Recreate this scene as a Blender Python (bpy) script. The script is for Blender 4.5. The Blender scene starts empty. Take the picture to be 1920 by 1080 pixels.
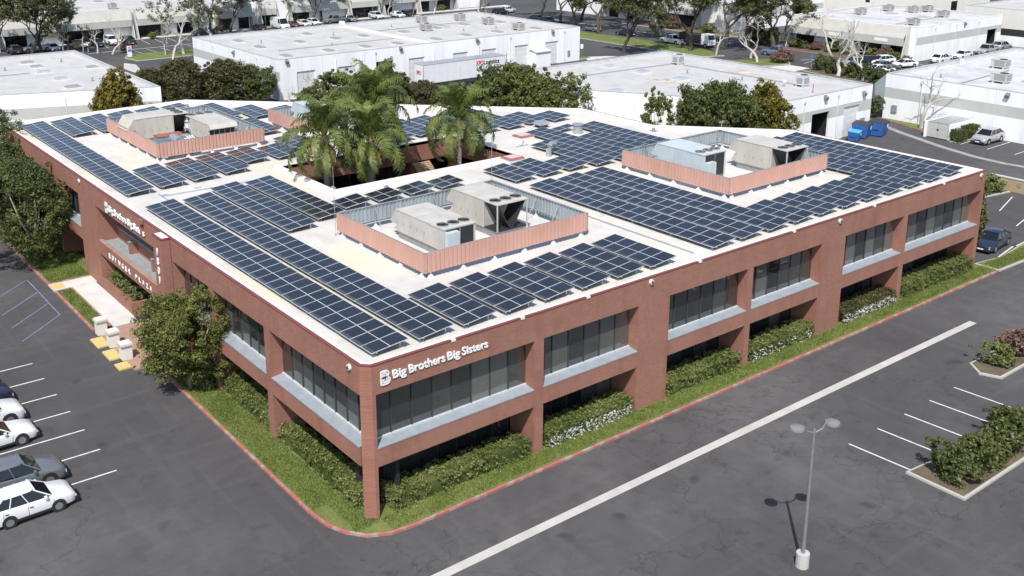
import bpy, math, random
import numpy as np
from mathutils import Vector, Matrix
from mathutils.geometry import tessellate_polygon
R = math.radians
scene = bpy.context.scene
COL = scene.collection
random.seed(7); rng = np.random.default_rng(7)

# ------------------------------------------------------------------ camera
cd = bpy.data.cameras.new('camera'); cam = bpy.data.objects.new('camera', cd); COL.objects.link(cam)
cd.sensor_width = 36.0; cd.lens = 36.36; cd.shift_x = 0.03542; cd.shift_y = -0.10549
cd.clip_start = 0.5; cd.clip_end = 3000.0
yaw, pitch, roll = R(37.1005), R(15.7070), R(0.33067)
fw = Vector((math.sin(yaw)*math.cos(pitch), math.cos(yaw)*math.cos(pitch), -math.sin(pitch)))
ri = Vector((math.cos(yaw), -math.sin(yaw), 0)); dn = fw.cross(ri)
r2 = ri*math.cos(roll) + dn*math.sin(roll); d2 = dn*math.cos(roll) - ri*math.sin(roll)
m3 = Matrix((r2, -d2, -fw)).transposed()
cam.matrix_world = Matrix.Translation((-22.067, -37.8475, 29.5)) @ m3.to_4x4()
scene.camera = cam
scene.render.resolution_x, scene.render.resolution_y = 1024, 576

# ------------------------------------------------------------------ sky, sun, exposure
SUN_EL, SUN_AZ = R(53), R(44)           # light travels towards (cos az, sin az)
w = bpy.data.worlds.new('World'); scene.world = w; w.use_nodes = True
nt = w.node_tree; nt.nodes.clear()
sky = nt.nodes.new('ShaderNodeTexSky'); sky.sky_type = 'NISHITA'; sky.sun_disc = False
sky.sun_elevation = SUN_EL; sky.sun_rotation = math.atan2(-math.cos(SUN_AZ), -math.sin(SUN_AZ))
sky.air_density = 1.0; sky.dust_density = 1.2; sky.ozone_density = 1.0
bg = nt.nodes.new('ShaderNodeBackground'); bg.inputs[1].default_value = 0.125
out = nt.nodes.new('ShaderNodeOutputWorld')
nt.links.new(sky.outputs[0], bg.inputs[0]); nt.links.new(bg.outputs[0], out.inputs[0])
sl = bpy.data.lights.new('sun', 'SUN'); sl.energy = 4.2; sl.angle = R(0.53); sl.color = (1.0, 0.955, 0.89)
so = bpy.data.objects.new('sun', sl); COL.objects.link(so)
ld = Vector((math.cos(SUN_AZ)*math.cos(SUN_EL), math.sin(SUN_AZ)*math.cos(SUN_EL), -math.sin(SUN_EL)))
so.rotation_euler = ld.to_track_quat('-Z', 'Y').to_euler(); so.location = (-40, -40, 80)
vs = scene.view_settings; vs.view_transform = 'Standard'; vs.look = 'None'; vs.exposure = 0.32; vs.gamma = 1.0; vs.use_curve_mapping = False

# ------------------------------------------------------------------ materials
def nd(t, kind, **kw):
    n = t.nodes.new(kind)
    for k, v in kw.items(): setattr(n, k, v)
    return n
def base_mat(name):
    m = bpy.data.materials.new(name); m.use_nodes = True; t = m.node_tree
    return m, t, t.nodes['Principled BSDF']
def ramp(t, fac, stops):
    r = nd(t, 'ShaderNodeValToRGB'); cr = r.color_ramp
    while len(cr.elements) < len(stops): cr.elements.new(0.5)
    for e, (p, c) in zip(cr.elements, stops):
        e.position = p; e.color = (*c, 1) if len(c) == 3 else c
    t.links.new(fac, r.inputs[0]); return r.outputs[0]
def noise(t, scale, vec=None, detail=4, rough=0.6):
    n = nd(t, 'ShaderNodeTexNoise'); n.inputs['Scale'].default_value = scale
    n.inputs['Detail'].default_value = detail; n.inputs['Roughness'].default_value = rough
    if vec is not None: t.links.new(vec, n.inputs['Vector'])
    return n.outputs[0]
def pos(t): return nd(t, 'ShaderNodeNewGeometry').outputs['Position']
def mixc(t, fac, a, b, mode='MIX'):
    n = nd(t, 'ShaderNodeMix', data_type='RGBA', blend_type=mode)
    if isinstance(fac, (int, float)): n.inputs[0].default_value = fac
    else: t.links.new(fac, n.inputs[0])
    for s, v in ((6, a), (7, b)):
        if isinstance(v, tuple): n.inputs[s].default_value = (*v, 1)
        else: t.links.new(v, n.inputs[s])
    return n.outputs[2]
def bump(t, h, b, strength=0.3, dist=0.02):
    n = nd(t, 'ShaderNodeBump'); n.inputs['Strength'].default_value = strength; n.inputs['Distance'].default_value = dist
    t.links.new(h, n.inputs['Height']); t.links.new(n.outputs[0], b.inputs['Normal'])
def mapping(t, vec, scale):
    n = nd(t, 'ShaderNodeMapping'); n.inputs['Scale'].default_value = scale; t.links.new(vec, n.inputs['Vector']); return n.outputs[0]
MATS = {}
def M(name, c, c2=None, scale=3.0, rough=0.7, metal=0.0, bmp=0.0, bscale=None, spec=0.5, stretch=None, lo=0.35, hi=0.65, coat=0.0):
    """plain procedural surface: two close colours mixed by noise, with fine relief"""
    m, t, b = base_mat(name); p = pos(t)
    if stretch: p = mapping(t, p, stretch)
    if c2 is None: c2 = tuple(x*0.86 for x in c)
    n = noise(t, scale, p, 5)
    col = ramp(t, n, [(lo, c2), (hi, c)])
    t.links.new(col, b.inputs['Base Color'])
    b.inputs['Roughness'].default_value = rough; b.inputs['Metallic'].default_value = metal
    b.inputs['Specular IOR Level'].default_value = spec; b.inputs['Coat Weight'].default_value = coat
    if bmp: bump(t, noise(t, bscale or scale*8, p, 3), b, bmp)
    MATS[name] = m; return m

def brick_mat(name, c1, c2, mortar, flip=False):
    m, t, b = base_mat(name); p = pos(t)
    sx = nd(t, 'ShaderNodeSeparateXYZ'); t.links.new(p, sx.inputs[0])
    ad = nd(t, 'ShaderNodeMath', operation='ADD'); t.links.new(sx.outputs[0], ad.inputs[0]); t.links.new(sx.outputs[1], ad.inputs[1])
    cb = nd(t, 'ShaderNodeCombineXYZ'); t.links.new(ad.outputs[0], cb.inputs[0]); t.links.new(sx.outputs[1 if flip else 2], cb.inputs[1])
    br = nd(t, 'ShaderNodeTexBrick'); br.offset = 0.5
    for k, v in (('Scale', 1.0), ('Mortar Size', 0.008), ('Mortar Smooth', 0.2), ('Bias', 0.0), ('Brick Width', 0.215), ('Row Height', 0.075)):
        br.inputs[k].default_value = v
    br.inputs['Color1'].default_value = (*c1, 1); br.inputs['Color2'].default_value = (*c2, 1); br.inputs['Mortar'].default_value = (*mortar, 1)
    t.links.new(cb.outputs[0], br.inputs['Vector'])
    st = noise(t, 0.35, p, 5); col = mixc(t, ramp(t, st, [(0.4, (0, 0, 0)), (0.75, (0.35,)*3)]), br.outputs[0], tuple(x*0.62 for x in c1))
    fine = noise(t, 9.0, p, 3); col = mixc(t, ramp(t, fine, [(0.45, (0, 0, 0)), (0.7, (0.22,)*3)]), col, tuple(min(1, x*1.5) for x in c2))
    col = mixc(t, ramp(t, noise(t, 1.1, mapping(t, p, (1, 1, 0.10)), 5), [(0.5, (0, 0, 0)), (0.78, (0.45,)*3)]), col, tuple(x*0.66 for x in c2))     # rain streaks
    col = mixc(t, ramp(t, noise(t, 0.8, p, 6, 0.75), [(0.54, (0, 0, 0)), (0.80, (0.40,)*3)]), col, tuple(min(1, x*1.25+.09) for x in c1))           # pale salts
    t.links.new(col, b.inputs['Base Color']); b.inputs['Roughness'].default_value = 0.85
    inv = nd(t, 'ShaderNodeMath', operation='SUBTRACT'); inv.inputs[0].default_value = 1.0; t.links.new(br.outputs['Fac'], inv.inputs[1])
    bump(t, inv.outputs[0], b, 0.5, 0.01)
    MATS[name] = m; return m

def asphalt_mat():
    m, t, b = base_mat('asphalt'); p = pos(t)
    big = noise(t, 0.06, p, 7, 0.68); mid = noise(t, 0.9, p, 6, 0.7); fine = noise(t, 25, p, 3)
    c = ramp(t, big, [(0.34, (0.044, 0.043, 0.046)), (0.5, (0.064, 0.062, 0.065)), (0.66, (0.100, 0.097, 0.098))])
    c = mixc(t, ramp(t, mid, [(0.42, (0, 0, 0)), (0.72, (0.5,)*3)]), c, (0.030, 0.029, 0.032))
    pt = nd(t, 'ShaderNodeTexVoronoi', distance='CHEBYCHEV'); pt.inputs['Scale'].default_value = 0.085; pt.inputs['Randomness'].default_value = 0.8; t.links.new(p, pt.inputs['Vector'])
    sp = nd(t, 'ShaderNodeSeparateColor'); t.links.new(pt.outputs['Color'], sp.inputs[0])
    c = mixc(t, ramp(t, sp.outputs[0], [(0.55, (0, 0, 0)), (0.6, (0.28,)*3)]), c, (0.030, 0.030, 0.033))      # resurfaced patches
    for st_ in ((0.05, 1.3, 1), (1.3, 0.05, 1)):                                                             # wheel tracks both ways
        c = mixc(t, ramp(t, noise(t, 0.8, mapping(t, p, st_), 3), [(0.55, (0, 0, 0)), (0.72, (0.28,)*3)]), c, (0.11, 0.107, 0.105))
    c = mixc(t, ramp(t, fine, [(0.35, (0.4,)*3), (0.6, (0, 0, 0))]), c, (0.12, 0.115, 0.11))
    nv = nd(t, 'ShaderNodeTexNoise'); nv.inputs['Scale'].default_value = 0.45; nv.inputs['Detail'].default_value = 5; t.links.new(p, nv.inputs['Vector'])
    for sc_, vs_, wd_, g0, g1, kk in ((5.0, 0.10, 0.005, 0.40, 0.52, 0.5), (3.0, 0.45, 0.013, 0.56, 0.64, 0.32)):
        sc = nd(t, 'ShaderNodeVectorMath', operation='SCALE'); sc.inputs['Scale'].default_value = sc_; t.links.new(nv.outputs['Color'], sc.inputs[0])
        av = nd(t, 'ShaderNodeVectorMath', operation='ADD'); t.links.new(p, av.inputs[0]); t.links.new(sc.outputs[0], av.inputs[1])
        vo = nd(t, 'ShaderNodeTexVoronoi', feature='DISTANCE_TO_EDGE'); vo.inputs['Scale'].default_value = vs_; t.links.new(av.outputs[0], vo.inputs['Vector'])
        crack = ramp(t, vo.outputs['Distance'], [(0.0, (kk,)*3), (wd_, (0, 0, 0))])
        gate = ramp(t, noise(t, 0.045, p, 2), [(g0, (0, 0, 0)), (g1, (1, 1, 1))])
        mul = nd(t, 'ShaderNodeMath', operation='MULTIPLY'); t.links.new(crack, mul.inputs[0]); t.links.new(gate, mul.inputs[1])
        c = mixc(t, mul.outputs[0], c, (0.016, 0.016, 0.018))
    oil = ramp(t, noise(t, 0.55, p, 2, 0.4), [(0.66, (0, 0, 0)), (0.76, (0.55,)*3)])
    c = mixc(t, oil, c, (0.022, 0.021, 0.022))
    t.links.new(c, b.inputs['Base Color']); b.inputs['Roughness'].default_value = 0.9
    bump(t, fine, b, 0.35, 0.01); MATS['asphalt'] = m; return m

def roof_mat(name, c, stain, streak, yellow=0.0):
    m, t, b = base_mat(name); p = pos(t)
    c1 = ramp(t, noise(t, 0.22, p, 8, 0.72), [(0.36, stain), (0.54, c)])
    c1 = mixc(t, ramp(t, noise(t, 0.9, mapping(t, p, (1.0, 0.2, 1)), 6, 0.7), [(0.5, (0, 0, 0)), (0.74, (0.6,)*3)]), c1, streak)
    c1 = mixc(t, ramp(t, noise(t, 0.5, p, 2, 0.4), [(0.64, (0, 0, 0)), (0.66, (0.35,)*3), (0.70, (0.12,)*3)]), c1, tuple(x*0.72 for x in stain))   # dried puddle rims
    c1 = mixc(t, ramp(t, noise(t, 7.0, p, 3), [(0.55, (0, 0, 0)), (0.8, (0.5,)*3)]), c1, streak)
    if yellow:
        c1 = mixc(t, ramp(t, noise(t, 0.11, p, 3, 0.5), [(0.52, (0, 0, 0)), (0.70, (yellow,)*3)]), c1, tuple(x*y for x, y in zip(c, (1.0, 0.99, 0.74))))
    sx = nd(t, 'ShaderNodeSeparateXYZ'); t.links.new(p, sx.inputs[0])
    for k, pitch in ((1, 1.9), (0, 11.3)):
        md = nd(t, 'ShaderNodeMath', operation='MODULO'); md.inputs[1].default_value = pitch; t.links.new(sx.outputs[k], md.inputs[0])
        ab = nd(t, 'ShaderNodeMath', operation='ABSOLUTE'); t.links.new(md.outputs[0], ab.inputs[0])
        c1 = mixc(t, ramp(t, ab.outputs[0], [(0.0, (0.30,)*3), (0.035, (0, 0, 0))]), c1, tuple(x*0.55 for x in c))
    t.links.new(c1, b.inputs['Base Color']); b.inputs['Roughness'].default_value = 0.75
    bump(t, noise(t, 2.2, p, 4), b, 0.25, 0.05); MATS[name] = m; return m

def glass_mat(name, c, rough=0.04, ior=1.9, vary=False):
    m, t, b = base_mat(name); p = pos(t)
    col = ramp(t, noise(t, 0.7, p, 2), [(0.35, tuple(x*0.6 for x in c)), (0.7, c)])
    if vary:                                                   # per-pane greys painted for uneven reflections; the lightest stand for drawn blinds
        oi = nd(t, 'ShaderNodeObjectInfo').outputs['Random']
        col = mixc(t, ramp(t, oi, [(0.0, (0, 0, 0)), (0.45, (0.08,)*3), (0.7, (0.3,)*3), (0.9, (0.75,)*3)]), col, (0.15, 0.155, 0.14))
        sx = nd(t, 'ShaderNodeSeparateXYZ'); t.links.new(p, sx.inputs[0])
        md = nd(t, 'ShaderNodeMath', operation='MODULO'); md.inputs[1].default_value = 0.13; t.links.new(sx.outputs[2], md.inputs[0])
        sl_ = ramp(t, md.outputs[0], [(0.0, (0.35,)*3), (0.07, (0, 0, 0))]); col = mixc(t, sl_, col, tuple(x*.6 for x in c))
    t.links.new(col, b.inputs['Base Color'])
    b.inputs['Roughness'].default_value = rough; b.inputs['IOR'].default_value = ior; b.inputs['Specular IOR Level'].default_value = 0.6
    bump(t, noise(t, 0.45, p, 1), b, 0.06, 0.3); MATS[name] = m; return m

def cell_mat():
    m, t, b = base_mat('solar_cells'); tc = nd(t, 'ShaderNodeTexCoord').outputs['Object']
    sx = nd(t, 'ShaderNodeSeparateXYZ'); t.links.new(tc, sx.inputs[0])
    def lines(o, pitch, width, off):
        a = nd(t, 'ShaderNodeMath', operation='ADD'); a.inputs[1].default_value = 10*pitch + off; t.links.new(o, a.inputs[0])
        q = nd(t, 'ShaderNodeMath', operation='MODULO'); q.inputs[1].default_value = pitch; t.links.new(a.outputs[0], q.inputs[0])
        l = nd(t, 'ShaderNodeMath', operation='LESS_THAN'); l.inputs[1].default_value = width; t.links.new(q.outputs[0], l.inputs[0]); return l.outputs[0]
    mx = nd(t, 'ShaderNodeMath', operation='MAXIMUM'); t.links.new(lines(sx.outputs[0], 0.083, 0.006, 0), mx.inputs[0]); t.links.new(lines(sx.outputs[1], 0.155, 0.007, 0), mx.inputs[1])
    n = noise(t, 0.9, pos(t), 2)
    oi = nd(t, 'ShaderNodeObjectInfo').outputs['Random']
    c = mixc(t, oi, (0.011, 0.014, 0.023), (0.018, 0.022, 0.034))
    c = mixc(t, ramp(t, n, [(0.4, (0, 0, 0)), (0.7, (0.4,)*3)]), c, (0.024, 0.028, 0.040))
    c = mixc(t, mx.outputs[0], c, (0.055, 0.06, 0.07))
    t.links.new(c, b.inputs['Base Color']); b.inputs['Roughness'].default_value = 0.12; b.inputs['IOR'].default_value = 1.5
    MATS['solar_cells'] = m

def leaf_mat(name, c1, c2, c3, trans=0.25):
    m, t, b = base_mat(name); p = pos(t)
    n = noise(t, 0.55, p, 3); n2 = noise(t, 3.5, p, 2)
    c = ramp(t, n, [(0.34, c1), (0.5, c2), (0.68, c3)])
    c = mixc(t, ramp(t, n2, [(0.4, (0, 0, 0)), (0.66, (0.5,)*3)]), c, c3)
    t.links.new(c, b.inputs['Base Color']); b.inputs['Roughness'].default_value = 0.5; b.inputs['Specular IOR Level'].default_value = 0.35
    tr = nd(t, 'ShaderNodeBsdfTranslucent'); t.links.new(c, tr.inputs[0])
    ms = nd(t, 'ShaderNodeMixShader'); ms.inputs[0].default_value = trans
    o = t.nodes['Material Output']; t.links.new(b.outputs[0], ms.inputs[1]); t.links.new(tr.outputs[0], ms.inputs[2]); t.links.new(ms.outputs[0], o.inputs[0])
    MATS[name] = m; return m

def grass_mat(name, c1, c2, c3):
    m, t, b = base_mat(name); p = pos(t)
    c = ramp(t, noise(t, 0.6, p, 6, 0.7), [(0.33, c1), (0.5, c2), (0.68, c3)])
    c = mixc(t, ramp(t, noise(t, 14, p, 3), [(0.4, (0, 0, 0)), (0.7, (0.6,)*3)]), c, tuple(x*0.45 for x in c1))
    t.links.new(c, b.inputs['Base Color']); b.inputs['Roughness'].default_value = 0.9; bump(t, noise(t, 18, p, 3), b, 0.8, 0.05)
    MATS[name] = m; return m

asphalt_mat(); cell_mat()
brick_mat('brick', (0.31, 0.126, 0.083), (0.245, 0.094, 0.062), (0.34, 0.24, 0.20))
brick_mat('tan_block', (0.46, 0.36, 0.22), (0.40, 0.31, 0.19), (0.28, 0.22, 0.15))
brick_mat('brick_paving', (0.36, 0.20, 0.15), (0.42, 0.26, 0.2), (0.3, 0.25, 0.2), True)
roof_mat('roof_white', (0.61, 0.59, 0.555), (0.52, 0.50, 0.47), (0.44, 0.42, 0.39), 0.8)
roof_mat('roof_grey', (0.50, 0.49, 0.485), (0.44, 0.43, 0.42), (0.37, 0.36, 0.345))
roof_mat('roof_worn', (0.57, 0.57, 0.57), (0.43, 0.43, 0.43), (0.34, 0.34, 0.34))
glass_mat('window_glass', (0.024, 0.030, 0.029), 0.03, 2.1, True); glass_mat('car_glass', (0.012, 0.015, 0.018), 0.05, 1.6)
glass_mat('dark_store_glass', (0.010, 0.012, 0.012), 0.12, 1.5)
M('white_wall', (0.85, 0.86, 0.87), (0.74, 0.745, 0.75), 0.7, 0.8, bmp=0.1, stretch=(1, 1, 0.12), lo=0.28, hi=0.55)
M('cream_wall', (0.78, 0.76, 0.69), (0.72, 0.70, 0.64), 0.5, 0.8, stretch=(1, 1, 0.25))
M('grey_band', (0.50, 0.505, 0.475), (0.46, 0.465, 0.44), 0.6, 0.8, stretch=(1, 1, 0.25))
M('blue_grey_wall', (0.33, 0.36, 0.37), None, 0.6, 0.8)
M('canopy_metal', (0.46, 0.45, 0.41), (0.41, 0.40, 0.365), 0.8, 0.6)
M('parapet_white', (0.76, 0.735, 0.69), (0.66, 0.63, 0.59), 1.2, 0.75, bmp=0.15)
M('parapet_grey', (0.56, 0.57, 0.59), (0.49, 0.50, 0.51), 1.0, 0.8, bmp=0.1)
M('coping_red', (0.22, 0.06, 0.06), None, 2, 0.5)
M('coping_dark', (0.36, 0.36, 0.365), (0.48, 0.48, 0.48), 1.5, 0.6)
M('screen_pink', (0.54, 0.325, 0.268), (0.475, 0.28, 0.228), 0.9, 0.6, stretch=(1, 1, 0.3))
M('screen_inside', (0.42, 0.47, 0.50), (0.33, 0.37, 0.39), 1.5, 0.45, 0.3, stretch=(1, 1, 0.3))
M('galvanised', (0.55, 0.57, 0.59), (0.44, 0.46, 0.48), 4, 0.4, 0.6)
M('aluminium', (0.58, 0.60, 0.62), (0.52, 0.54, 0.56), 4, 0.4, 0.35)
M('white_strip', (0.70, 0.73, 0.76), None, 4, 0.4)
M('hvac_beige', (0.50, 0.475, 0.42), (0.43, 0.405, 0.355), 1.3, 0.6, stretch=(1, 1, 0.4))
M('hvac_top', (0.52, 0.50, 0.465), (0.43, 0.41, 0.38), 1.0, 0.6)
M('hvac_blue', (0.50, 0.565, 0.59), (0.44, 0.50, 0.53), 1.2, 0.5, stretch=(1, 1, 0.4))
M('hvac_grey', (0.28, 0.29, 0.30), (0.22, 0.23, 0.24), 3, 0.6)
M('coil_black', (0.03, 0.03, 0.032), (0.018, 0.018, 0.02), 6, 0.6, bmp=0.3)
M('slate_blue', (0.24, 0.32, 0.38), (0.19, 0.25, 0.30), 2, 0.5); M('rust_red', (0.38, 0.12, 0.075), (0.30, 0.10, 0.06), 3, 0.6)
M('copper_fan', (0.50, 0.27, 0.16), (0.36, 0.2, 0.13), 5, 0.5); M('hatch_red', (0.36, 0.13, 0.12), None, 3, 0.5); M('hatch_pane', (0.62, 0.5, 0.48), None, 3, 0.3)
M('sill_metal', (0.36, 0.40, 0.44), (0.30, 0.34, 0.38), 1.5, 0.45, 0.2); M('mullion', (0.05, 0.05, 0.05), None, 3, 0.5); M('frame_light', (0.55, 0.57, 0.58), None, 3, 0.4)
M('concrete', (0.50, 0.48, 0.45), (0.42, 0.405, 0.38), 0.8, 0.9, bmp=0.2, bscale=12); M('concrete_walk', (0.60, 0.585, 0.555), (0.52, 0.505, 0.48), 0.8, 0.9, bmp=0.15, bscale=12)
M('gutter_concrete', (0.33, 0.325, 0.31), (0.26, 0.255, 0.245), 0.8, 0.9, bmp=0.2)
M('kerb_red', (0.36, 0.12, 0.105), (0.33, 0.27, 0.24), 1.6, 0.8, lo=0.38, hi=0.52); M('kerb_grey', (0.45, 0.43, 0.40), None, 2, 0.85)
M('paint_white', (0.70, 0.70, 0.68), (0.50, 0.50, 0.49), 3.0, 0.7, lo=0.3, hi=0.5); M('paint_blue', (0.18, 0.25, 0.42), (0.12, 0.15, 0.22), 3, 0.7); M('tactile_yellow', (0.62, 0.46, 0.16), (0.55, 0.42, 0.18), 3, 0.8, bmp=0.5, bscale=60)
M('stucco_white', (0.70, 0.69, 0.66), None, 2, 0.85); M('soffit', (0.34, 0.30, 0.27), None, 1, 0.8); M('interior_dark', (0.02, 0.02, 0.02), None, 1, 0.9)  # interior_dark: near-black that stands in for unlit rooms behind openings
M('sign_white', (0.82, 0.83, 0.84), (0.78, 0.79, 0.80), 3, 0.4); M('sign_red', (0.62, 0.03, 0.06), None, 3, 0.4); M('sign_black', (0.02, 0.02, 0.03), None, 3, 0.4); M('sign_blue', (0.05, 0.25, 0.6), None, 3, 0.5)
M('sign_edge', (0.10, 0.075, 0.06), None, 3, 0.5)
M('skylight', (0.29, 0.295, 0.265), (0.24, 0.245, 0.22), 2, 0.35); M('skylight_clear', (0.40, 0.41, 0.43), (0.34, 0.35, 0.37), 2, 0.2); M('skylight_kerb', (0.68, 0.68, 0.67), None, 2, 0.7)
M('stain_brown', (0.34, 0.29, 0.22), (0.55, 0.52, 0.47), 0.9, 0.85, lo=0.42, hi=0.62)
M('roll_door', (0.70, 0.71, 0.72), None, 2, 0.6); M('door_frame', (0.62, 0.63, 0.64), None, 2, 0.6)
M('bark_grey', (0.36, 0.33, 0.29), (0.22, 0.20, 0.17), 6, 0.9, bmp=0.5, stretch=(1, 1, 0.3)); M('bark_pale', (0.55, 0.52, 0.47), (0.36, 0.335, 0.30), 4, 0.9, bmp=0.4, stretch=(1, 1, 0.4)); M('bark_dark', (0.10, 0.085, 0.07), (0.05, 0.042, 0.035), 5, 0.95, bmp=0.5, stretch=(1, 1, 0.3))
M('palm_trunk', (0.40, 0.37, 0.33), (0.27, 0.245, 0.215), 5, 0.9, bmp=0.5, stretch=(0.4, 0.4, 4)); M('palm_boot', (0.26, 0.19, 0.13), (0.15, 0.11, 0.08), 6, 0.9, bmp=0.5)
leaf_mat('leaf_dark', (0.048, 0.066, 0.020), (0.080, 0.102, 0.030), (0.138, 0.156, 0.050))
leaf_mat('leaf_mid', (0.068, 0.088, 0.022), (0.116, 0.136, 0.034), (0.180, 0.192, 0.055))
leaf_mat('leaf_olive', (0.052, 0.062, 0.026), (0.086, 0.098, 0.040), (0.150, 0.158, 0.068))
leaf_mat('leaf_gold', (0.090, 0.088, 0.014), (0.150, 0.132, 0.020), (0.230, 0.185, 0.032))
leaf_mat('leaf_bronze', (0.045, 0.054, 0.020), (0.078, 0.080, 0.030), (0.135, 0.112, 0.050))
leaf_mat('leaf_hedge', (0.085, 0.115, 0.030), (0.140, 0.170, 0.048), (0.21, 0.235, 0.080))
leaf_mat('palm_leaf', (0.046, 0.076, 0.017), (0.088, 0.124, 0.028), (0.180, 0.200, 0.052), 0.15)
leaf_mat('palm_dry', (0.16, 0.12, 0.04), (0.22, 0.17, 0.06), (0.28, 0.22, 0.09), 0.2)
leaf_mat('flower_pink', (0.12, 0.08, 0.055), (0.19, 0.115, 0.09), (0.28, 0.17, 0.135)); leaf_mat('flower_white', (0.6, 0.6, 0.55), (0.7, 0.7, 0.66), (0.75, 0.75, 0.7))
grass_mat('lawn', (0.105, 0.140, 0.030), (0.150, 0.185, 0.042), (0.215, 0.230, 0.070)); grass_mat('mulch', (0.10, 0.075, 0.05), (0.15, 0.115, 0.075), (0.2, 0.16, 0.1))
leaf_mat('grass_blade', (0.100, 0.150, 0.030), (0.150, 0.200, 0.045), (0.22, 0.25, 0.075))
M('tyre', (0.02, 0.02, 0.02), None, 5, 0.85); M('rim', (0.45, 0.46, 0.47), None, 5, 0.35, 0.7); M('lamp_clear', (0.72, 0.74, 0.76), None, 5, 0.15); M('lamp_red', (0.35, 0.02, 0.02), None, 5, 0.25); M('trim_black', (0.025, 0.025, 0.027), None, 5, 0.6)
M('dumpster_blue', (0.03, 0.12, 0.36), (0.025, 0.09, 0.27), 2, 0.5); M('lid_black', (0.04, 0.038, 0.04), None, 3, 0.6); M('lid_cyan', (0.10, 0.42, 0.62), None, 3, 0.5)
M('enclosure_gate', (0.52, 0.52, 0.49), None, 2, 0.6); M('lamp_metal', (0.20, 0.205, 0.21), None, 3, 0.5); M('lamp_glow', (0.75, 0.73, 0.68), None, 3, 0.4); M('machine_yellow', (0.6, 0.42, 0.03), None, 3, 0.5); M('wood', (0.4, 0.29, 0.17), None, 3, 0.8)
def paint(name, c, metal=0.0):
    return M('paint_'+name, c, tuple(x*0.93 for x in c), 1.5, 0.3, metal, coat=0.6)
paint('car_white', (0.78, 0.79, 0.80)); paint('car_silver', (0.52, 0.53, 0.54), 0.5); paint('car_black', (0.012, 0.013, 0.016)); paint('car_navy', (0.018, 0.026, 0.055)); paint('car_grey', (0.22, 0.235, 0.25), 0.4); paint('car_brown', (0.16, 0.09, 0.07), 0.3); paint('car_red', (0.30, 0.02, 0.03)); paint('car_blue', (0.20, 0.27, 0.36), 0.4); paint('car_green', (0.26, 0.30, 0.29), 0.4)

# ------------------------------------------------------------------ mesh helpers
ORG = {}
class MB:
    def __init__(s): s.v = []; s.f = []; s.m = []
    def add(s, vs, fs, m=0):
        o = len(s.v); s.v += [tuple(p) for p in vs]; s.f += [tuple(i+o for i in f) for f in fs]; s.m += [m]*len(fs); return s
    def hexa(s, b, t, m=0):      # four bottom and four top points, same order
        return s.add(list(b)+list(t), [(3, 2, 1, 0), (4, 5, 6, 7), (0, 1, 5, 4), (1, 2, 6, 5), (2, 3, 7, 6), (3, 0, 4, 7)], m)
    def box(s, x0, x1, y0, y1, z0, z1, m=0):
        return s.hexa([(x0, y0, z0), (x1, y0, z0), (x1, y1, z0), (x0, y1, z0)], [(x0, y0, z1), (x1, y0, z1), (x1, y1, z1), (x0, y1, z1)], m)
    def quad(s, a, b, c, d, m=0): return s.add([a, b, c, d], [(0, 1, 2, 3)], m)
    def prism(s, poly, z0, z1, m=0, side=None):
        n = len(poly); s.add([(x, y, z1) for x, y in poly], [tuple(range(n))], m)
        s.add([(x, y, z0) for x, y in poly]+[(x, y, z1) for x, y in poly], [(i, (i+1) % n, n+(i+1) % n, n+i) for i in range(n)], m if side is None else side); return s
    def tube(s, pts, rad, n=6, m=0, caps=True):
        pts = [Vector(p) for p in pts]; rad = rad if isinstance(rad, (list, tuple)) else [rad]*len(pts)
        vs = []; up = Vector((0.31, 0.17, 0.93)).normalized()
        for i, p in enumerate(pts):
            d = (pts[min(i+1, len(pts)-1)]-pts[max(i-1, 0)])
            d = d.normalized() if d.length > 1e-6 else Vector((0, 0, 1))
            a = d.cross(up if abs(d.dot(up)) < 0.95 else Vector((1, 0, 0))).normalized(); b = d.cross(a)
            for k in range(n):
                q = 2*math.pi*k/n; vs.append(p+(a*math.cos(q)+b*math.sin(q))*rad[i])
        fs = [(i*n+k, i*n+(k+1) % n, (i+1)*n+(k+1) % n, (i+1)*n+k) for i in range(len(pts)-1) for k in range(n)]
        if caps: fs += [tuple(range(n))[::-1], tuple((len(pts)-1)*n+k for k in range(n))]
        return s.add(vs, fs, m)
    def cyl(s, c, r, z0, z1, n=16, m=0, r2=None):
        return s.tube([(c[0], c[1], z0), (c[0], c[1], z1)], [r, r if r2 is None else r2], n, m)
    def loft(s, rings, m=0, caps=True):
        n = len(rings[0]); vs = [p for r in rings for p in r]
        fs = [(i*n+k, i*n+(k+1) % n, (i+1)*n+(k+1) % n, (i+1)*n+k) for i in range(len(rings)-1) for k in range(n)]
        if caps: fs += [tuple(range(n))[::-1], tuple((len(rings)-1)*n+k for k in range(n))]
        return s.add(vs, fs, m)
    def mesh(s, name, mats, off=(0, 0, 0), smooth=False):
        me = bpy.data.meshes.new(name)
        o = off; me.from_pydata([(x-o[0], y-o[1], z-o[2]) for x, y, z in s.v], [], s.f)
        for k in mats: me.materials.append(MATS[k])
        if len(mats) > 1: me.polygons.foreach_set('material_index', s.m)
        if smooth: me.polygons.foreach_set('use_smooth', [True]*len(me.polygons))
        me.update(); return me
    def build(s, name, mats, parent=None, base=None, smooth=False, label=None):
        """world-coordinate shapes; the object's origin is the parent's origin or `base`"""
        mats = [mats] if isinstance(mats, str) else mats
        off = ORG[parent.name] if parent is not None else Vector(base or (0, 0, 0))
        ob = bpy.data.objects.new(name, s.mesh(name, mats, off, smooth)); COL.objects.link(ob)
        if parent is not None: ob.parent = parent
        else: ob.location = off
        ORG[ob.name] = Vector(off)
        if label: ob['label'] = label
        return ob
def tag(o, label, cat, group=None):
    o['label'] = label; o['category'] = cat
    if group: o['group'] = group
    return o
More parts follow.
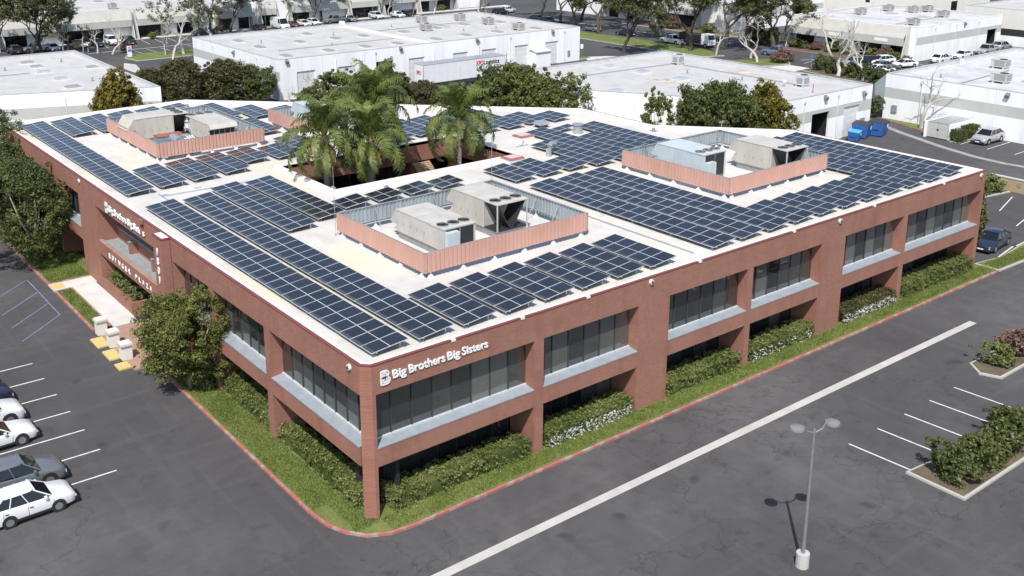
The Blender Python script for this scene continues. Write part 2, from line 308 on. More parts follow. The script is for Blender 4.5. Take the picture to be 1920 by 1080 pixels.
def thing(name, label, cat, loc=(0, 0, 0), rz=0.0, group=None):
    o = bpy.data.objects.new(name, None); COL.objects.link(o); o.location = loc; o.rotation_euler = (0, 0, rz)
    o.empty_display_size = 0.3; ORG[o.name] = Vector(loc)
    return tag(o, label, cat, group)
def struct(o, kind='structure'): o['kind'] = kind; return o
def inst(name, me, parent, loc=(0, 0, 0), rot=(0, 0, 0), sc=(1, 1, 1)):
    """an object that shares mesh data; loc is local to the parent"""
    o = bpy.data.objects.new(name, me); COL.objects.link(o); o.parent = parent
    o.location = loc; o.rotation_euler = rot; o.scale = sc; return o
ORDW = ['first', 'second', 'third', 'fourth', 'fifth', 'sixth', 'seventh', 'eighth', 'ninth', 'tenth', 'eleventh', 'twelfth', 'thirteenth', 'fourteenth', 'fifteenth', 'sixteenth', 'seventeenth', 'eighteenth', 'nineteenth', 'twentieth']

# ------------------------------------------------------------------ ground, kerbs, lawns, markings
def offset_poly(poly, d):
    n = len(poly); out = []
    for i in range(n):
        p0, p1, p2 = Vector(poly[i-1]), Vector(poly[i]), Vector(poly[(i+1) % n])
        a = (p1-p0).normalized(); b = (p2-p1).normalized()
        na, nb = Vector((-a.y, a.x)), Vector((-b.y, b.x))
        k = 1+na.dot(nb); q = p1+(na+nb)*(d/max(k, 0.2)); out.append((q.x, q.y))
    return out
def sheet(name, poly, mat, z, kind='structure', label=None):
    mb = MB(); mb.add([(x, y, z) for x, y in poly], [tuple(range(len(poly)))])
    o = mb.build(name, mat); struct(o, kind)
    if label: o['label'] = label
    return o
def rect(x0, x1, y0, y1): return [(x0, y0), (x1, y0), (x1, y1), (x0, y1)]
def island(poly, top='lawn', kerb='kerb_grey', name='lawn', kw=0.15, kh=0.13):
    """a raised bed: kerb all round, planted surface inside"""
    ip = offset_poly(poly, kw)
    mb = MB(); mb.prism(ip, 0.0, kh+0.03); o = struct(mb.build(name, top))
    kb = MB(); n = len(poly)
    for i in range(n):
        j = (i+1) % n
        kb.hexa([(*poly[i], 0), (*poly[j], 0), (*ip[j], 0), (*ip[i], 0)], [(*poly[i], kh-.012), (*poly[j], kh-.012), (*ip[j], kh), (*ip[i], kh)])
    kb.build('kerb', kerb, o); return o
g = MB(); g.quad((-700, -700, 0), (900, -700, 0), (900, 900, 0), (-700, 900, 0)); struct(g.build('ground', 'asphalt'))

lawn_back = island(rect(-3.25, 0.9, 42.2, 70), 'lawn', 'kerb_red')
lawn_walk = island(rect(-3.25, -1.95, 31.3, 40.4), 'lawn', 'kerb_red')
lawn_front = island([(-1.85, 2.6), (-1.72, 1.2), (-1.3, 0.1), (-0.6, -0.8), (0.4, -1.3), (1.6, -1.45), (57.5, -1.45), (57.5, 1.0), (1.2, 1.0), (1.2, 23.3), (-2.1, 23.3), (-1.85, 21.0)], 'lawn', 'kerb_red')
lawn_end = island([(57.55, -1.45), (61.2, -1.55), (70, -2.2), (70, 0.6), (64.4, 0.5), (60.8, 0.05), (59.0, 0.4), (57.55, 0.6)], 'lawn', 'kerb_grey')
lawn_w4 = island([(98.0, 27.6), (101.55, 27.6), (101.55, 36.2), (101.2, 36.2), (99.6, 32.0)], 'lawn', 'kerb_red')
lawn_nw = island([(41.2, 146.4), (74, 146.4), (74, 154.3), (42.0, 154.3), (40.4, 151)], 'lawn', 'kerb_grey')
lawn_ne = island([(122.5, 86), (127.0, 84), (130.5, 92), (130.5, 108), (129.0, 126), (122.5, 126)], 'lawn', 'kerb_grey')
lawn_w2 = island(rect(103.2, 106.6, 97.5, 106), 'lawn', 'kerb_grey')
lawn_se = island([(122.6, 72.4), (128.2, 70.6), (131.6, 73.5), (130.0, 76.5), (122.6, 81)], 'lawn', 'kerb_grey')
bed_se = island([(121.8, 47), (126.5, 50), (128.0, 62), (127.0, 66.0), (124.6, 66.0), (122.6, 58)], 'mulch', 'kerb_grey', 'planting_bed')
bed_hedge = island([(96.2, 20.9+2.0), (101.5, 22.9), (101.5, 24.0), (96.0, 24.0)], 'mulch', 'kerb_grey', 'planting_bed')
bed_w5 = island(rect(142.2, 146.8, 58.6, 84.5), 'mulch', 'kerb_red', 'planting_bed')
bed_flower = island([(24.6, -16.4), (31.5, -16.4), (34.8, -14.2), (24.6, -13.2)], 'mulch', 'kerb_grey', 'planting_bed')
bed_right = island([(39.2, -10.9), (46, -10.9), (46, -8.6), (39.6, -8.6), (38.7, -9.7)], 'mulch', 'kerb_grey', 'planting_bed')
bed_road = island([(150.5, 94.5), (157, 94.5), (157, 130), (146.5, 130), (146.0, 108)], 'mulch', 'kerb_grey', 'planting_bed')
bed_behind = island([(26.5, 99), (43.6, 99), (43.6, 110), (26.5, 112)], 'mulch', 'kerb_grey', 'planting_bed')
bed_wall = island([(76.5, 9.6), (80.4, 9.0), (80.4, 11.4), (76.5, 11.6)], 'mulch', 'kerb_grey', 'planting_bed')

def slab(name, poly, mat, z0, z1): mb = MB(); mb.prism(poly, z0, z1); return struct(mb.build(name, mat))
walk = slab('pavement', [(-3.25, 40.55), (0.2, 40.55), (0.2, 42.1), (-3.25, 42.1)], 'concrete_walk', 0, 0.13)
walk2 = slab('pavement', [(-1.9, 30.9), (-0.12, 30.9), (-0.12, 40.5), (-1.9, 40.5)], 'concrete_walk', 0, 0.13)
plaza = slab('paving', [(-3.1, 23.4), (2.0, 23.4), (2.0, 30.85), (-2.0, 30.85), (-3.1, 30.85)], 'brick_paving', 0, 0.12)
for a, b_ in ((24.0, 25.0), (25.8, 27.4), (28.2, 29.9)): slab('tactile_pad', rect(-3.9, -3.1, a, b_), 'tactile_yellow', 0, 0.10)
slab('tactile_pad', rect(-3.3, -2.3, 40.75, 41.9), 'tactile_yellow', 0.125, 0.137)
slab('pavement', [(30, 174.2), (150, 174.2), (150, 176.2), (30, 176.2)], 'concrete_walk', 0, 0.13)
slab('pavement', [(36.6, 128.9), (39.6, 143.0), (38.6, 146.2), (36.4, 140.0)], 'concrete', 0, 0.012)
slab('pavement', [(104.5, 96.2), (112, 96.2), (110.4, 97.6), (106.6, 99.4)], 'concrete_walk', 0, 0.012)
slab('pavement', [(118.5, 66.2), (127.8, 66.2), (128.0, 70.4), (121.8, 72.2)], 'concrete_walk', 0, 0.012)
# concrete valley gutters
def strip(name, pts, wd, mat, z):
    mb = MB(); pts = [Vector(p) for p in pts]; L, Rr = [], []
    for i, p in enumerate(pts):
        d = (pts[min(i+1, len(pts)-1)]-pts[max(i-1, 0)]).normalized(); n = Vector((-d.y, d.x))*wd/2
        L.append((*(p+n), z)); Rr.append((*(p-n), z))
    for i in range(len(pts)-1): mb.quad(L[i], L[i+1], Rr[i+1], Rr[i])
    return struct(mb.build(name, mat))
strip('gutter', [(99.6, 37.2), (96.0, 30.4), (93.0, 23.4), (91.5, 18.6), (91.1, 15.0), (91.6, 11.0), (92, -20)], 0.85, 'gutter_concrete', 0.004)
strip('gutter', [(99.6, 37.2), (100.2, 44), (108, 70)], 0.85, 'gutter_concrete', 0.004)
strip('gutter', [(46.35, -5.28), (30, -5.22), (12, -5.2), (-6, -5.2)], 0.52, 'concrete', 0.004)
strip('gutter', [(139.4, 150), (139.4, 94.5), (152, 93)], 0.9, 'gutter_concrete', 0.004)
strip('gutter', [(134, 72.7), (145, 66), (146, 50)], 0.6, 'gutter_concrete', 0.004)
# painted markings: each line its own sheet
def line(p0, p1, wd=0.10, mat='paint_white', z=0.004): return strip('parking_line', [p0, p1], wd, mat, z)
for x in (24.9, 27.65, 30.4, 33.1, 35.85): line((x, -9.65), (x+0.25, -13.6))
for y in (28.6, 25.9, 23.2, 20.5, 17.8, 15.1, 12.4): line((-8.0, y), (-12.6, y+0.1))
for y in (22.6, 19.4, 16.2, 13.0): line((95.9, y), (101.5, y+.1))
line((73.5, 6.6), (79.0, 8.1)); line((70.2, 3.4), (76.5, 4.6)); line((64.8, 0.75), (71.5, 1.1), 0.14, 'concrete_walk')
line((60.9, 0.3), (64.4, 0.85), 0.16, 'concrete_walk', 0.008)
for i in range(12): line((43.2+i*2.75, 172.9), (42.5+i*2.75, 166.2))
line((36, 161.3), (76, 161.3), 0.25)
for i in range(10): line((45+i*2.75, 160.0), (45.3+i*2.75, 155.0))
for i in range(9): line((82+i*2.75, 173), (81.4+i*2.75, 167))
for i in range(7): line((131.2, 52+i*3.0), (137.5, 53.5+i*3.0))
for y in (44.6, 41.4, 38.6, 35.8): line((-4.2, y), (-7.6, y-3.2), 0.09, 'paint_blue')
line((-4.2, 44.6), (-4.2, 35.8), 0.09, 'paint_blue')

# ------------------------------------------------------------------ brick office building
H, D = 8.30, 8.00
OUT = [(.42, 0), (56.3, 0), (56.3, 17.9), (47.9, 27.2), (47.9, 36.8), (18.4, 66.3), (0, 66.3), (0, .42)]
CX0, CX1, CY0, CY1 = 13.73, 30.78, 26.66, 35.25
bld = thing('brick_office_building', 'two-storey red brick office building with white flat roof covered in solar rows', 'building', (28, 30, 0))
def ring(mb, poly, d0, d1, z0, z1, m=0):
    a, b = offset_poly(poly, d0), offset_poly(poly, d1); n = len(poly)
    for i in range(n):
        j = (i+1) % n
        mb.hexa([(*a[i], z0), (*a[j], z0), (*b[j], z0), (*b[i], z0)], [(*a[i], z1), (*a[j], z1), (*b[j], z1), (*b[i], z1)], m)
mb = MB(); ring(mb, OUT, 0, 0.12, 6.73, 8.245); fas = mb.build('fascia', 'brick', bld)
mb = MB(); ring(mb, OUT, -0.03, 0.15, 8.25, 8.292); mb.build('coping', 'coping_red', fas)
mb = MB(); ring(mb, OUT, 0.12, 1.0, 6.735, 7.85); mb.build('soffit', 'soffit', fas)
mb = MB()
op = offset_poly(OUT, 0.2); hole = [(CX0-.2, CY0-.2), (CX0-.2, CY1+.2), (CX1+.2, CY1+.2), (CX1+.2, CY0-.2)]
pts = [Vector((x, y, 0)) for x, y in op]; hp = [Vector((x, y, 0)) for x, y in hole]
mb.add([(p.x, p.y, D) for p in pts+hp], [tuple(t) for t in tessellate_polygon([pts, hp])]); roof = mb.build('roof', 'roof_white', bld)
def ramp_ring(mb, poly, d0, d1, d2, z0, z1):
    a, b, c = offset_poly(poly, d0), offset_poly(poly, d1), offset_poly(poly, d2); n = len(poly)
    for i in range(n):
        j = (i+1) % n
        mb.quad((*a[i], z1), (*a[j], z1), (*b[j], z1), (*b[i], z1)); mb.quad((*b[i], z1), (*b[j], z1), (*c[j], z0), (*c[i], z0))
        mb.quad((*a[i], z0), (*a[j], z0), (*a[j], z1), (*a[i], z1))
mb = MB(); ramp_ring(mb, OUT, 0.152, 0.34, 0.50, D-.02, H); mb.build('parapet', 'parapet_white', roof)
CT = [(CX0, CY0), (CX0, CY1), (CX1, CY1), (CX1, CY0)]           # clockwise: offsets go outwards
mb = MB(); ramp_ring(mb, CT, 0.0, 0.34, 0.46, D-.02, H); mb.build('courtyard_parapet', 'parapet_white', roof)
# low dark drain strips and walk pads
mb = MB()
for (x, y, l) in ((3.4, 33.2, 2.2), (23.6, 12.0, 1.6), (33.8, 29.0, 1.8), (19.4, 39.6, 1.6), (41.0, 24.4, .9)): mb.box(x, x+.32, y, y+l, D, D+.02)
mb.build('walk_pad', 'parapet_grey', roof)

def facade(tf, piers, length, z_lo=2.92, z_sp=3.95, z_hi=6.73, d_up=0.66, d_lo=2.0, skip=(), corner=True):
    """tf maps (along, depth, height); piers are (start, end); bays lie between them"""
    def B(s0, s1, d0, d1, z0, z1, m=0):
        mb = MB(); c = [(s0, d0), (s1, d0), (s1, d1), (s0, d1)]
        return mb.hexa([tf(s, d, z0) for s, d in c], [tf(s, d, z1) for s, d in c], m)
    for i, (a, b) in enumerate(piers):
        if a == 0:
            mb = MB(); P = [(0, .42), (.42, 0), (.62, 0), (.62, .62), (0, .62)]
            mb.hexa([tf(*P[0], 0), tf(*P[1], 0), tf(*P[2], 0), tf(.62, .62, 0)], [tf(*P[0], z_hi), tf(*P[1], z_hi), tf(*P[2], z_hi), tf(.62, .62, z_hi)])
            (mb.build('pier', 'brick', bld) if corner else None); b = .62
        else: B(a, b, 0.0, d_lo, 0, z_hi).build('pier', 'brick', bld)
    for k in range(len(piers)-1):
        if k in skip: continue
        a = piers[k][1] if piers[k][0] else .62; b = piers[k+1][0]
        B(a, b, 0.0, d_lo+.2, z_lo, z_sp-.03).build('spandrel', 'brick', bld)
        mb = MB()                                                    # sloped metal sill with standing seams
        mb.hexa([tf(a, -.03, z_sp-.06), tf(b, -.03, z_sp-.06), tf(b, d_up, z_sp-.06), tf(a, d_up, z_sp-.06)], [tf(a, -.03, z_sp), tf(b, -.03, z_sp), tf(b, d_up, z_sp+.07), tf(a, d_up, z_sp+.07)])
        n = max(2, round((b-a)/1.21))
        for q in range(1, n):
            s = a+(b-a)*q/n; mb.hexa([tf(s-.012, -.03, z_sp), tf(s+.012, -.03, z_sp), tf(s+.012, d_up, z_sp+.07), tf(s-.012, d_up, z_sp+.07)], [tf(s-.012, -.03, z_sp+.025), tf(s+.012, -.03, z_sp+.025), tf(s+.012, d_up, z_sp+.095), tf(s-.012, d_up, z_sp+.095)])
        mb.build('window_sill', 'sill_metal', bld)
        for nm, d, z0, z1, fr in (('window', d_up, z_sp+.07, z_hi, 'frame_light'), ('window', d_lo, 0.15, z_lo, 'mullion')):
            mb = MB(); mb.hexa([tf(a, d-.03, z0), tf(b, d-.03, z0), tf(b, d+.10, z0), tf(a, d+.10, z0)], [tf(a, d-.03, z0+.06), tf(b, d-.03, z0+.06), tf(b, d+.10, z0+.06), tf(a, d+.10, z0+.06)])
            wd = mb.build(nm, fr, bld)
            for q in range(n):
                s0, s1 = a+(b-a)*q/n, a+(b-a)*(q+1)/n
                t_ = (random.random()-.5)*.012
                mb = MB(); mb.hexa([tf(s0+.02, d+.05+t_, z0+.06), tf(s1-.02, d+.05-t_, z0+.06), tf(s1-.02, d+.08, z0+.06), tf(s0+.02, d+.08, z0+.06)], [tf(s0+.02, d+.05+t_*.4, z1), tf(s1-.02, d+.05-t_*.5, z1), tf(s1-.02, d+.08, z1), tf(s0+.02, d+.08, z1)])
                mb.build('pane', 'window_glass', wd)
                if q: B(s0-.025, s0+.025, d, d+.09, z0+.06, z1).build('mullion', 'mullion', wd)
        B(a, b, d_lo+.12, d_lo+.2, 0, z_lo).build('light_block_wall', 'interior_dark', bld)  # dark backing added behind the lower panes to block light
tR = lambda s, d, z: (s, d, z)
tL = lambda s, d, z: (d, s, z)
facade(tR, [(0, .62), (10.35, 11.0), (18.1, 20.65), (27.75, 28.25), (35.35, 38.0), (45.12, 45.65), (55.85, 56.3)], 56.3)
facade(tL, [(0, .62), (9.85, 10.5), (17.3, 17.85), (23.6, 25.6), (38.97, 43.1), (48.9, 49.5), (55.8, 56.4), (65.7, 66.3)], 66.3, skip=(3,), corner=False)
# back walls, never faced by the camera
for a, b in ((1, 2), (2, 3), (3, 4), (4, 5), (5, 6)):
    p, q = Vector(OUT[a]), Vector(OUT[b]); d = (q-p).normalized(); n = Vector((-d.y, d.x))
    p = p+d*.45; q = q-d*.45; mb = MB(); c = [p+n*.3, q+n*.3, q+n*.55, p+n*.55]
    mb.hexa([(*v, 0) for v in c], [(*v, 6.73) for v in c]); mb.build('wall', 'brick', bld)
# entrance portal on the left side
mb = MB(); mb.box(-.6, -.032, 23.62, 25.1, 0, 8.2); pil = mb.build('pilaster', 'brick', bld)
mb = MB(); mb.box(-.63, -.035, 23.59, 25.13, 8.2, 8.28); mb.build('pilaster_cap', 'coping_red', pil); mb = MB(); mb.box(-.5, -.05, 23.72, 25.0, 8.28, 8.3); mb.build('cap_membrane', 'parapet_white', pil)
mb = MB(); mb.box(0, .35, 25.6, 38.97, 2.92, 3.98); por = mb.build('portal_beam', 'brick', bld)
mb = MB(); mb.box(.35, 1.5, 25.6, 38.97, 3.2, 3.80); mb.build('gravel_trough', 'sill_metal', por)
rub = MB()
for i in range(150):
    x, y = .42+random.random()*1.0, 25.8+random.random()*13.0; r = .03+random.random()*.05
    rub.hexa([(x-r, y-r, 3.79), (x+r, y-r, 3.79), (x+r, y+r, 3.79), (x-r, y+r, 3.79)], [(x-r*.5, y-r*.6, 3.8+r), (x+r*.6, y-r*.4, 3.8+r), (x+r*.5, y+r*.5, 3.8+r*1.2), (x-r*.6, y+r*.5, 3.8+r)])
struct(rub.build('gravel', 'gutter_concrete', por), 'stuff')
mb = MB(); mb.box(1.76, 3.4, 25.6, 38.97, 3.2, 3.5); mb.build('balcony_floor', 'concrete', bld)
for y in (30.0, 34.6): mb = MB(); mb.box(.9, 1.498, y, y+.28, 3.5, 4.70); w_ = mb.build('balcony_wall', 'brick', bld); mb = MB(); mb.box(.88, 1.455, y-.04, y+.32, 4.70, 4.76); mb.build('cap', 'sill_metal', w_)
mb = MB(); mb.box(1.5, 1.75, 25.6, 38.97, 3.8, 4.75); w_ = mb.build('balcony_wall', 'brick', bld); mb = MB(); mb.box(1.46, 1.8, 25.6, 38.97, 4.752, 4.82); mb.build('cap', 'sill_metal', w_)
wd = MB(); wd.box(1.80, 1.90, 25.6, 38.97, 4.74, 4.82); wd = wd.build('window', 'frame_light', bld)
for q in range(8):
    a, b = 25.6+q*1.671, 25.6+(q+1)*1.671
    mb = MB(); mb.box(1.85, 1.89, a+.03, b-.03, 4.82, 6.73); mb.build('pane', 'window_glass', wd)
    if q: mb = MB(); mb.box(1.82, 1.90, a-.03, a+.03, 4.82, 6.73); mb.build('mullion', 'mullion', wd)
mb = MB(); mb.box(2.2, 2.3, 25.6, 38.97, 0, 3.2); mb.build('light_block_wall', 'interior_dark', bld)  # same dark backing, added behind the entrance glass to stop light
wd = MB(); wd.box(2.1, 2.2, 25.6, 38.97, 0.0, 0.15); wd = wd.build('entrance_door', 'mullion', bld)
for q in range(9):
    a = 25.65+q*1.47; mb = MB(); mb.box(2.12, 2.16, a+.04, a+1.43, .15, 2.92); mb.build('pane', 'window_glass', wd)
# brick planter below the portal
mb = MB(); mb.box(-.12, .12, 32.3, 38.9, 0, .95); mb.box(.12, 1.9, 32.3, 32.5, 0, .949); mb.box(.12, 1.9, 32.5, 38.9, 0, .8, 1)
pl = mb.build('planter', ['brick', 'mulch'], None, (0.9, 35, 0)); tag(pl, 'low brick planter of shrubs below the entrance lettering', 'planter')
# courtyard
fl = slab('courtyard_floor', rect(CX0-2.4, CX1+2.4, CY0-2.4, CY1+2.4), 'brick_paving', 0, 0.05)
def courtwall(tf, L):
    def B(nm, mat, s0, s1, d0, d1, z0, z1, par=None):
        mb = MB(); c = [(s0, d0), (s1, d0), (s1, d1), (s0, d1)]; mb.hexa([tf(s, d, z0) for s, d in c], [tf(s, d, z1) for s, d in c]); return mb.build(nm, mat, par or bld)
    B('courtyard_fascia', 'brick', 0, L, 0.0, .12, 6.55, 8.24); B('courtyard_soffit', 'soffit', 0, L, .122, 1.9, 6.56, 6.8)
    B('courtyard_gallery', 'brick', 0, L, 0.0, 2.0, 3.0, 4.3)
    win = B('courtyard_window', 'mullion', 0, L, 1.92, 2.02, 6.4, 6.55); n = round(L/1.4)
    for q in range(n): B('pane', 'window_glass', L*q/n+.03, L*(q+1)/n-.03, 1.94, 1.98, 4.3, 6.4, win)
    for q in range(n): B('pane', 'dark_store_glass', L*q/n+.03, L*(q+1)/n-.03, 1.94, 1.98, 0.1, 3.0, win)
    for s in np.arange(0.0, L+.1, L/max(2, round(L/4.3))): B('courtyard_pier', 'brick', max(0, s-.3), min(L, s+.3), 0.004, .6, 0, 6.548)
courtwall(lambda s, d, z: (CX0+s, CY1+d, z), CX1-CX0); courtwall(lambda s, d, z: (CX0+s, CY0-d, z), CX1-CX0)
courtwall(lambda s, d, z: (CX1+d, CY0+s, z), CY1-CY0); courtwall(lambda s, d, z: (CX0-d, CY0+s, z), CY1-CY0)
mb = MB()
for q in range(9): mb.hexa([(26.2, 33.7+q*.16, 5.4+q*.12), (28.0, 33.7+q*.16, 5.4+q*.12), (28.0, 33.82+q*.16, 5.48+q*.12), (26.2, 33.82+q*.16, 5.48+q*.12)], [(26.2, 33.7+q*.16, 5.43+q*.12), (28.0, 33.7+q*.16, 5.43+q*.12), (28.0, 33.82+q*.16, 5.51+q*.12), (26.2, 33.82+q*.16, 5.51+q*.12)])
mb.build('slatted_awning', 'wood', bld)

# wall lamps on the fascia
def wall_lamp(p, n):
    mb = MB(); mb.tube([p, Vector(p)+Vector(n)*.12], [.17, .15], 12); mb.tube([Vector(p)+Vector(n)*.1, Vector(p)+Vector(n)*.16], [.11, .08], 10, 1); mb.build('wall_lamp', ['lamp_glow', 'sign_edge'], bld)
for x in (55.55, 37.1, 19.0): wall_lamp((x, 0, 7.98), (0, -1, 0))
for y in (1.25, 42.3, 66.0): wall_lamp((0, y, 7.88), (-1, 0, 0))
# roof-edge scuppers
for x in (5, 9.4, 14, 23, 32, 41, 50): mb = MB(); mb.box(x, x+.25, -.05, .13, 8.2, 8.33); mb.build('edge_clip', 'parapet_white', roof)

# scupper head at the top of the entrance fascia
mb = MB(); mb.box(-.28, -.031, 28.3, 28.75, 7.95, 8.27); mb.box(-.2, -.031, 28.45, 28.6, 7.2, 7.95); mb.build('scupper', 'brick', bld)
# lettering
def text_mesh(txt, size, extrude, offset=0.0, spacing=1.0):
    c = bpy.data.curves.new('t', 'FONT'); c.body = txt; c.size = size; c.extrude = extrude; c.offset = offset; c.space_character = spacing
    o = bpy.data.objects.new('t', c); COL.objects.link(o)
    dg = bpy.context.evaluated_depsgraph_get(); dg.update()
    me = bpy.data.meshes.new_from_object(o.evaluated_get(dg)); bpy.data.objects.remove(o); bpy.data.curves.remove(c)
    return me
def fit_text(txt, parent, o, right, up, width, height, mat, depth=.06, bold=0.0, name='lettering'):
    """letters laid on a wall: o = lower left, right/up = wall directions"""
    me = text_mesh(txt, 1.0, 0.5, bold)
    co = np.empty(len(me.vertices)*3); me.vertices.foreach_get('co', co); co = co.reshape(-1, 3)
    cap = 0.70 if txt.isdigit() or txt.isupper() else None
    y0, y1 = co[:, 1].min(), co[:, 1].max(); x0, x1 = co[:, 0].min(), co[:, 0].max()
    right, up = Vector(right), Vector(up); nrm = right.cross(up)
    a = (co[:, 0]-x0)/(x1-x0)*width; b = (co[:, 1]-y0)/(y1-y0)*height; c = (co[:, 2]+.5)*depth
    off = ORG[parent.name]
    P = np.array(o)-np.array(off)+a[:, None]*np.array(right)+b[:, None]*np.array(up)+c[:, None]*np.array(nrm)
    me.vertices.foreach_set('co', P.reshape(-1)); me.materials.clear(); me.materials.append(MATS[mat]); me.update()
    me.name = name; ob = bpy.data.objects.new(name, me); COL.objects.link(ob); ob.parent = parent; return ob
def logo_b(parent, o, right, up, w_, h_):
    """striped letter B of three parallel strokes"""
    o, right, up = Vector(o), Vector(right), Vector(up); nrm = right.cross(up); mb = MB()
    def stroke(pts, t):
        for (a, b) in zip(pts[:-1], pts[1:]):
            d = Vector((b[0]-a[0], b[1]-a[1])); L = d.length
            if L < 1e-5: continue
            n = Vector((-d.y, d.x))/L*t/2
            q = [(a[0]+n.x, a[1]+n.y), (b[0]+n.x, b[1]+n.y), (b[0]-n.x, b[1]-n.y), (a[0]-n.x, a[1]-n.y)]
            mb.hexa([o+right*x+up*y+nrm*.005 for x, y in q], [o+right*x+up*y+nrm*.06 for x, y in q])
    t = w_*.13
    for k in range(3):
        i = k*t*1.5; x0 = t/2+i
        def bowl(yb, yt, xr):
            cy, r = (yb+yt)/2, (yt-yb)/2; cxr = xr-r
            return [(x0, yt)]+[(cxr+r*math.cos(a), cy+r*math.sin(a)) for a in np.linspace(math.pi/2, -math.pi/2, 9)]+[(x0, yb)]
        stroke([(x0, t/2+i), (x0, h_-t/2-i)], t)
        up_b = bowl(h_*.53+i*.45, h_-t/2-i, w_*.88-i); lo_b = bowl(t/2+i, h_*.53-i*.45, w_-i)
        stroke(up_b, t); stroke(lo_b, t)
    return mb.build('logo', 'sign_white', parent)
sr = thing('wall_sign', 'white letters with striped B emblem on the front brick fascia by the corner', 'sign', (4, -.1, 7.1))
logo_b(sr, (.88, -.01, 7.12), (1, 0, 0), (0, 0, 1), .52, .74)
fit_text('Big', sr, (1.55, -.01, 7.18), (1, 0, 0), (0, 0, 1), .78, .56, 'sign_white', .06, .016)
fit_text('Brothers', sr, (2.47, -.01, 7.31), (1, 0, 0), (0, 0, 1), 2.12, .43, 'sign_white', .06, .016)
fit_text('Big', sr, (4.72, -.01, 7.18), (1, 0, 0), (0, 0, 1), .78, .56, 'sign_white', .06, .016)
fit_text('Sisters', sr, (5.62, -.01, 7.31), (1, 0, 0), (0, 0, 1), 1.62, .43, 'sign_white', .06, .016)
sL = thing('wall_sign', 'white letters with striped B emblem above the left side entrance', 'sign', (-.1, 32, 7.0))
dL = (0, -1, 0)
logo_b(sL, (-.04, 36.2, 6.9), dL, (0, 0, 1), .6, .8)
for t_, s0, wd_, z_, h_ in (('Big', 35.35, .95, 6.98, .62), ('Brothers', 34.2, 2.5, 7.1, .5), ('Big', 31.45, .95, 6.98, .62), ('Sisters', 30.3, 2.1, 7.1, .5)):
    fit_text(t_, sL, (-.04, s0, z_), dL, (0, 0, 1), wd_, h_, 'sign_white', .07, .016)
ed = thing('wall_sign', 'spaced white capitals along the brick beam over the entrance', 'sign', (-.05, 32, 3.2))
s = 36.65
for ch in 'EDINGER PLAZA':
    if ch != ' ': fit_text(ch, ed, (-.01, s, 3.22), dL, (0, 0, 1), .10 if ch == 'I' else .36, .36, 'sign_white', .04, .0, 'letter')
    s -= .70
nu = thing('wall_sign', 'white house number stacked vertically on the entrance pier', 'sign', (-.62, 24.4, 4.3))
for ch, z in zip('1801', (7.0, 6.36, 5.72, 5.06)): fit_text(ch, nu, (-.61, 24.56 if ch != '1' else 24.46, z), dL, (0, 0, 1), .34 if ch != '1' else .16, .5, 'sign_white', .04, .006, 'digit')

# ------------------------------------------------------------------ solar rows
PV, PW, PU = 1.037, 2.13, 2.722
def panel_mesh():
    mb = MB(); hx, hy, f = PW/2, .508, .020
    for x0, x1, y0, y1 in ((-hx, hx, -hy, -hy+f), (-hx, hx, hy-f, hy), (-hx, -hx+f, -hy+f, hy-f), (hx-f, hx, -hy+f, hy-f)): mb.box(x0, x1, y0, y1, -.02, .02)
    mb.box(-hx+f, -.016, -hy+f, hy-f, -.012, .012, 1); mb.box(.016, hx-f, -hy+f, hy-f, -.012, .012, 1)
    mb.box(-.016, .016, -hy+f, hy-f, -.012, .014, 2)
    return mb.mesh('solar_panel', ['aluminium', 'solar_cells', 'white_strip'])
PM = panel_mesh(); TILT = math.asin(.21/PW)
mb = MB(); mb.tube([(0, 0, 0), (0, 0, .24)], .035, 6); mb.box(-.13, .13, -.13, .13, 0, .02); LEG_S = mb.mesh('leg', ['parapet_white'])
mb = MB(); mb.tube([(0, 0, 0), (0, 0, .41)], .035, 6); mb.box(-.13, .13, -.13, .13, 0, .02); LEG_T = mb.mesh('leg', ['parapet_white'])
RAILS = {}
def solar_row(i, v0, n, label):
    u0 = 1.13+PU*i; L = n*PV
    t = thing('solar_array', label, 'solar array', (u0, v0, D), 0, 'solar rows on the white roof')
    if n not in RAILS:
        mb = MB(); mb.box(.25, .31, -.02, L+.02, .225, .275); mb.box(1.80, 1.86, -.02, L+.02, .375, .425); RAILS[n] = mb.mesh('rail', ['galvanised'])
    inst('rail', RAILS[n], t)
    for k in range(n):
        inst('solar_panel', PM, t, (PW/2*math.cos(TILT)+random.uniform(-.006, .006), (k+.5)*PV, .375+random.uniform(-.006, .006)), (random.uniform(-.004, .004), -TILT+random.uniform(-.004, .004), 0))
    m = max(1, round((n-1)/3))
    for k in range(m+1):
        y = .35+(L-.7)*k/m
        inst('leg', LEG_S, t, (.28, y, 0)); inst('leg', LEG_T, t, (1.83, y, 0))
SHORT = ['leftmost', 'second', 'third', 'fourth', 'fifth', 'sixth']
